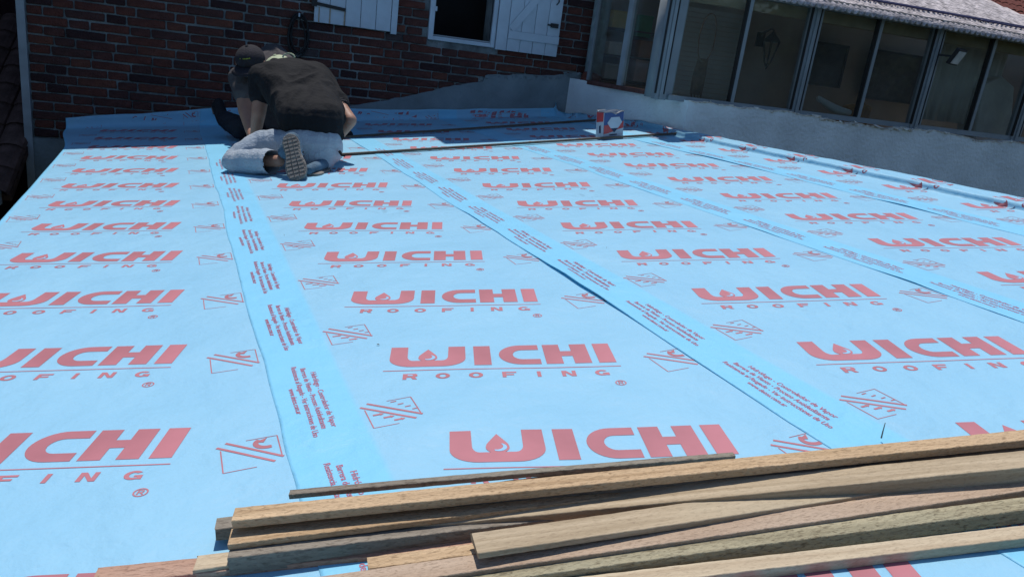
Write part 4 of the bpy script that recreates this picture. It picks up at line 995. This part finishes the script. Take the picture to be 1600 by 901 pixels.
# T-shirt
hem = [(D(460, 184, 5.82), .13), (D(508, 190, 5.88), .145)]
midp = [(D(449, 156, 5.98), .125), (D(498, 158, 6.10), .155)]
upp = [(D(428, 126, 6.18), .135), (D(490, 128, 6.30), .155)]
S = [hem+midp, midp+upp, upp+[(lsh, .11), (rsh, .112), (D(450, 116, 6.34), .12)], [(lsh, .110), (lsh*.55+lelb*.45, .092)], [(rsh, .108), (rsh*.45+relb*.55, .078)], [(chest, .13), (neck-FWD*.03, .088)],
     [(D(516, 196, 5.94), .105), (D(518, 175, 6.05), .10), (D(500, 165, 6.1), .13)], [(D(530, 212, 5.95), .03), (D(518, 198, 5.92), .09)]]
zh = waist.dot(UPV)
blob('t_shirt', S, .009, M['shirt_black'], p1, 3, wr(4.2, .018, (1.3, 1, .5), 3))
ribs = MB()                                                               # striped sleeve cuffs
def cuff(c, ax, r, m, n_=3):
    ax = ax.normalized(); a = (RGT-ax*RGT.dot(ax)).normalized(); b_ = ax.cross(a)
    for i in range(n_):
        cc = c-ax*.022*i; ribs.tube([cc+(a*math.cos(t)+b_*math.sin(t))*r for t in [k*2*math.pi/20 for k in range(21)]], .004, 5)
cuff(lsh*.5+lelb*.5+(lelb-lsh)*.10, lelb-lsh, .083, None); cuff(rsh*.42+relb*.58+(relb-rsh)*.06, relb-rsh, .073, None)
ribs.build('cuff_stripes', M['shirt_grey'], p1)
# jeans: folded legs, wide cut hem at the left ankle
shin_end = D(424, 254, 5.64)
J_ = [[(lhip, .132), (rhip, .130)], [(lhip+UPV*.01, .125), (D(408, 226, 5.90), .105), ], [(D(408, 226, 5.90), .105), (lknee+UPV*.01, .086)], seg(lknee-UPV*.02-FWD*.03, .086, shin_end-FWD*.03, .094),
      [(rhip, .13), (rknee, .11)], [(rhip-UPV*.03, .125), (D(494, 244, 5.84), .10)], seg(rknee, .10, rank, .085), [(D(516, 226, 5.88), .10), (rhip, .12)]]
ax_s = (shin_end-lknee).normalized()
blob('jeans', J_, .008, M['jeans'], p1, 2, wr(4.6, .009, (2.2, 1, .9), 11), clip=lambda v: not ((v-shin_end).dot(ax_s) > .035 and (v-shin_end).length < .125 and v.dot(UPV) < lhip.dot(UPV)-.03))
mb = MB()                                                                  # back pocket seam and torn threads
mb.tube([D(380+i*3.4, 263-i*3.0+(2 if i % 2 else 0), 5.655-.008*math.sin(i*.35)) for i in range(10)], .006, 5); mb.build('torn_thread', M['cloth_w'], p1)
# left shoe: toes on the roof, sole to the camera
heel = D(452, 214, 5.50); toe = D(465, 277, 5.44)
fd = (toe-heel).normalized(); sn_ = (-FWD+fd*FWD.dot(fd)).normalized(); sw = fd.cross(sn_).normalized()
fl_ = (toe-heel).length
def sole_out(t):
    w = .074*(1-.22*math.exp(-((t-.42)/.16)**2))*math.sqrt(max(0, 1-abs(2*t-1)**4.5))
    w *= .86+.26*t; return w
prof = [i/20 for i in range(21)]
def sole(nm, hl, dvec, nvec, wvec, ln_, m, parent, thick=.03):
    top = [hl+dvec*(ln_*(t*1.16-.08))+wvec*sole_out(t)+nvec*(.018*(t-.5)**2*2) for t in prof]+[hl+dvec*(ln_*(t*1.16-.08))-wvec*sole_out(t)+nvec*(.018*(t-.5)**2*2) for t in reversed(prof[1:-1])]
    mb = MB(); mb.poly(top, -nvec*thick); o = mb.build(nm, m, parent, bevel=.004); return o
sl1 = sole('sole', heel, fd, sn_, sw, fl_, M['sole'], p1)
for i in range(11):                                                        # tread lugs
    t = .10+.80*i/10; w = sole_out(t)
    for s_ in (-1, 0, 1):
        c = heel+fd*(fl_*(t*1.16-.08))+sw*s_*w*.58+sn_*.004
        make('tread_lug', slabv(c, sw, fd, sn_, w*.48, fl_*.062, .014), BOXF, M['sole'], sl1)
blob('shoe', [[(heel-sn_*.06, .058), (heel-sn_*.06+fd*fl_*.5, .055)], [(heel-sn_*.055+fd*fl_*.45, .058), (toe-sn_*.055, .052)], [(heel-sn_*.07+fd*.02, .060), (lank*.5+(heel-sn_*.09)*.5, .062)]], .009, M['shoe'], p1, 3, wr(14, .003))
mb = MB()
for i in range(5): c = heel-sn_*.10+fd*fl_*(.30+.1*i); mb.tube([c-sw*.055, c-sn_*.02, c+sw*.055], .006, 5)
mb.build('laces', M['shoe_black'], p1)
# right shoe lying flat, heel out
h2 = onroof(508, 259, .04); t2 = onroof(482, 268, .035)
fd2 = (t2-h2).normalized(); n2 = (NN-fd2*NN.dot(fd2)).normalized(); w2 = fd2.cross(n2)
sole('sole', h2-n2*.02, fd2, n2, w2, (t2-h2).length, M['sole'], p1)
blob('shoe', [seg(h2+n2*.02, .046, t2+n2*.01, .04), seg(h2+n2*.03, .046, rank, .05)], .01, M['shoe'], p1, 3)
mb = MB(); pk = D(530, 236, 5.80); mb.tube([pk, pk+RGT*.02-UPV*.03, pk+RGT*.045-UPV*.035], .012, 6); mb.build('belt_end', M['shirt_black'], p1)
# lime cap seen over his shoulder
def cap(center, up, fwd, r, m, parent, brim=True, flat_=.86):
    up = up.normalized(); fwd = (fwd-up*fwd.dot(up)).normalized(); rt = fwd.cross(up)
    V = []; n = 28; k = 10
    for i in range(k+1):
        th = math.radians(100)*i/k
        for j in range(n):
            a = 2*math.pi*j/n; V.append(center+(up*math.cos(th)*flat_*1.02+(fwd*math.cos(a)*1.10+rt*math.sin(a)*.97)*math.sin(th))*r*(1-.012*(abs(math.sin(3*a)) < .16)))
    Fc = [(i*n+j, (i+1)*n+j, (i+1)*n+(j+1) % n, i*n+(j+1) % n) for i in range(k) for j in range(n)]
    o = make('cap', V, Fc, m, parent, smoothf=True); sm = o.modifiers.new('thickness', 'SOLIDIFY'); sm.thickness = .006; sm.offset = 1
    mb = MB(); mb.tube([center+up*r*flat_*1.0, center+up*r*(flat_*1.02+.06)], [.016, .011], 8); mb.build('button', m, o, smoothf=True)
    if brim:
        B = []; c0 = center-up*r*.14
        for i in range(15):
            a = math.radians(-62+124*i/14); dr = fwd*math.cos(a)*1.10+rt*math.sin(a)*.97
            for e_ in (0.97, 1.35, 1.72): B.append(c0+dr*r*(e_ if e_ < 1 else 1+(e_-1)*math.cos(a)**.7)-up*r*(.30*(e_-.97)+.16*abs(math.sin(a))*(e_-.97)))
        bo = make('brim', B, [(i*3+j, (i+1)*3+j, (i+1)*3+j+1, i*3+j+1) for i in range(14) for j in range(2)], m, o, smoothf=True); sm = bo.modifiers.new('thickness', 'SOLIDIFY'); sm.thickness = .006
    return o
c1_ = cap(head, UPV*.55-FWD*.30-RGT*.1, FWD*.6+UPV*.5, .135, M['cap_lime'], p1)
hc_ = D(451, 90, 6.50); mb = MB(); mb.tube([hc_+RGT*.05*math.cos(t)+UPV*.035*math.sin(t) for t in [i*math.pi/10 for i in range(11)]], .008, 6); mb.build('strap', M['cap_lime'], c1_)

# ---- the second man facing us, bent over, black cap
hd = D(391, 94, 7.02); nk = D(402, 110, 7.22); ch2 = D(418, 116, 7.34)
rs = D(376, 121, 7.16); ls = D(446, 104, 7.34); hump = D(428, 92, 7.42)
wst = D(436, 176, 7.62); hpR = D(412, 196, 7.62); hpL = D(470, 196, 7.7)
re_ = D(384, 172, 7.06); rw_ = D(394, 214, 6.84); le_ = D(460, 165, 7.2); lw_ = D(452, 215, 6.9)
rk = D(376, 200, 7.32); ra = D(350, 186, 7.52); lk = D(505, 196, 7.3); la = D(520, 208, 7.7)
upc = (UPV*.76-FWD*.65-RGT*.04).normalized(); fwc = (-FWD*.62-UPV*.78+RGT*.06); fwc = (fwc-upc*fwc.dot(upc)).normalized()
p2 = empty('person', (hpR+hpL)/2-NN*.2, 'man in black cap and dark grey T-shirt bent over facing the camera', 'person')
H = [[(hpR, .13), (hpL, .13), (wst, .14)], [(wst, .14), (ch2, .15), (hump, .12)], [(ch2, .13), (rs, .085), (ls, .085)], seg(ch2, .09, nk, .068), seg(nk, .065, hd, .075),
     [(hd, .112), (hd-upc*.085+fwc*.045, .072), (hd-upc*.135+fwc*.05, .045)], [(hd+fwc*.112-upc*.075, .018), (hd+fwc*.10-upc*.03, .012)],
     seg(hd+RGT*.113-UPV*.05, .022, hd+RGT*.116-UPV*.015, .024), seg(hd-RGT*.113-UPV*.05, .022, hd-RGT*.116-UPV*.015, .024),
     seg(rs, .078, re_, .072), seg(re_, .072, rw_, .042), seg(ls, .075, le_, .065), seg(le_, .065, lw_, .042),
     seg(hpR, .12, rk, .085), seg(rk, .08, ra, .055), seg(hpL, .12, lk, .085), seg(lk, .08, la, .055)]
hand(rw_, -NN*.6-FWD*.3+RGT*.5, -NN, H, -1, 1.15); hand(lw_, -NN*.6-FWD*.3-RGT*.5, -NN, H, 1, 1.15)
blob('body', H, .012, M['skin'], p2, 3)
S = [[(wst, .165), (D(420, 190, 7.58), .14), (D(460, 190, 7.62), .14)], [(wst, .165), (ch2, .168), (hump, .135), (D(440, 150, 7.42), .15)], [(ch2, .15), (rs, .108), (ls, .108), (hump, .13)], [(rs, .108), (D(382, 146, 7.10), .098)], [(ls, .105), (ls*.45+le_*.55, .092)], [(hump, .12), (D(410, 100, 7.28), .10)]]
blob('t_shirt', S, .010, M['shirt_grey'], p2, 4, wr(5.5, .014, (1, 1, .7), 21))
blob('trousers', [[(hpR, .15), (hpL, .15)], seg(hpR, .14, rk, .108), seg(rk, .106, ra+(rk-ra)*.1, .082), seg(hpL, .14, lk, .108), seg(lk, .105, la, .08)], .011, M['trousers'], p2, 4, wr(5, .010, (1, 1, 1), 5))
hs = D(343, 166, 7.56); ht = D(352, 190, 7.46)
blob('shoe', [[(D(338, 166, 7.56), .05), (D(342, 160, 7.58), .045), (D(349, 188, 7.50), .065)], [(D(349, 188, 7.50), .06), (ra, .06)]], .011, M['shoe_black'], p2, 3)
mb = MB(); mb.tube([D(334.5, 178, 7.52), D(331.5, 168, 7.55), D(334, 160, 7.57), D(340, 156.5, 7.58), D(346, 158, 7.57)], .012, 7); mb.build('sole', M['sole'], p2, smoothf=True)
blob('shoe', [seg(la, .062, la+RGT*.16-UPV*.02, .05)], .011, M['shoe_black'], p2, 3)
cp = cap(hd+UPV*.012, UPV*.76-FWD*.65-RGT*.04, -FWD*.62-UPV*.78+RGT*.06, .138, M['cap_black'], p2)
# cap emblem
em = MB()
def capp(a, th): 
    rt = fwc.cross(upc); d_ = (upc*math.cos(th)*.86*1.02+(fwc*math.cos(a)*1.10+rt*math.sin(a)*.97)*math.sin(th)); return hd+UPV*.012+d_*.138*1.07
for i in range(7):
    a0 = .42-.115*i; a1 = a0-(.05 if i == 0 else .085); h_ = .07
    if i == 1: continue
    em.add([capp(a0, 1.12), capp(a1, 1.12), capp(a1, 1.12-h_), capp(a0, 1.12-h_)], [(0, 1, 2, 3), (3, 2, 1, 0)])
em.build('emblem', M['lime'], cp)
# faded print on his shirt, eyes, mouth
pc = D(428, 152, 7.16); mb = MB(); mb.add(slabv(pc, RGT, UPV, FWD, .10, .10, .006), BOXF); mb.build('shirt_print', M['shirt_print'], p2)
for s_ in (-1, 1):
    mb = MB(); c = hd+fwc*.104-upc*.035+RGT*.042*s_; mb.tube([c-RGT*.018, c+RGT*.018], [.008, .008], 6); mb.build('eye', M['hair'], p2)
mb = MB(); c = hd+fwc*.096-upc*.13; mb.tube([c-RGT*.03, c+RGT*.03], .006, 6); mb.build('mouth', M['terra'], p2)
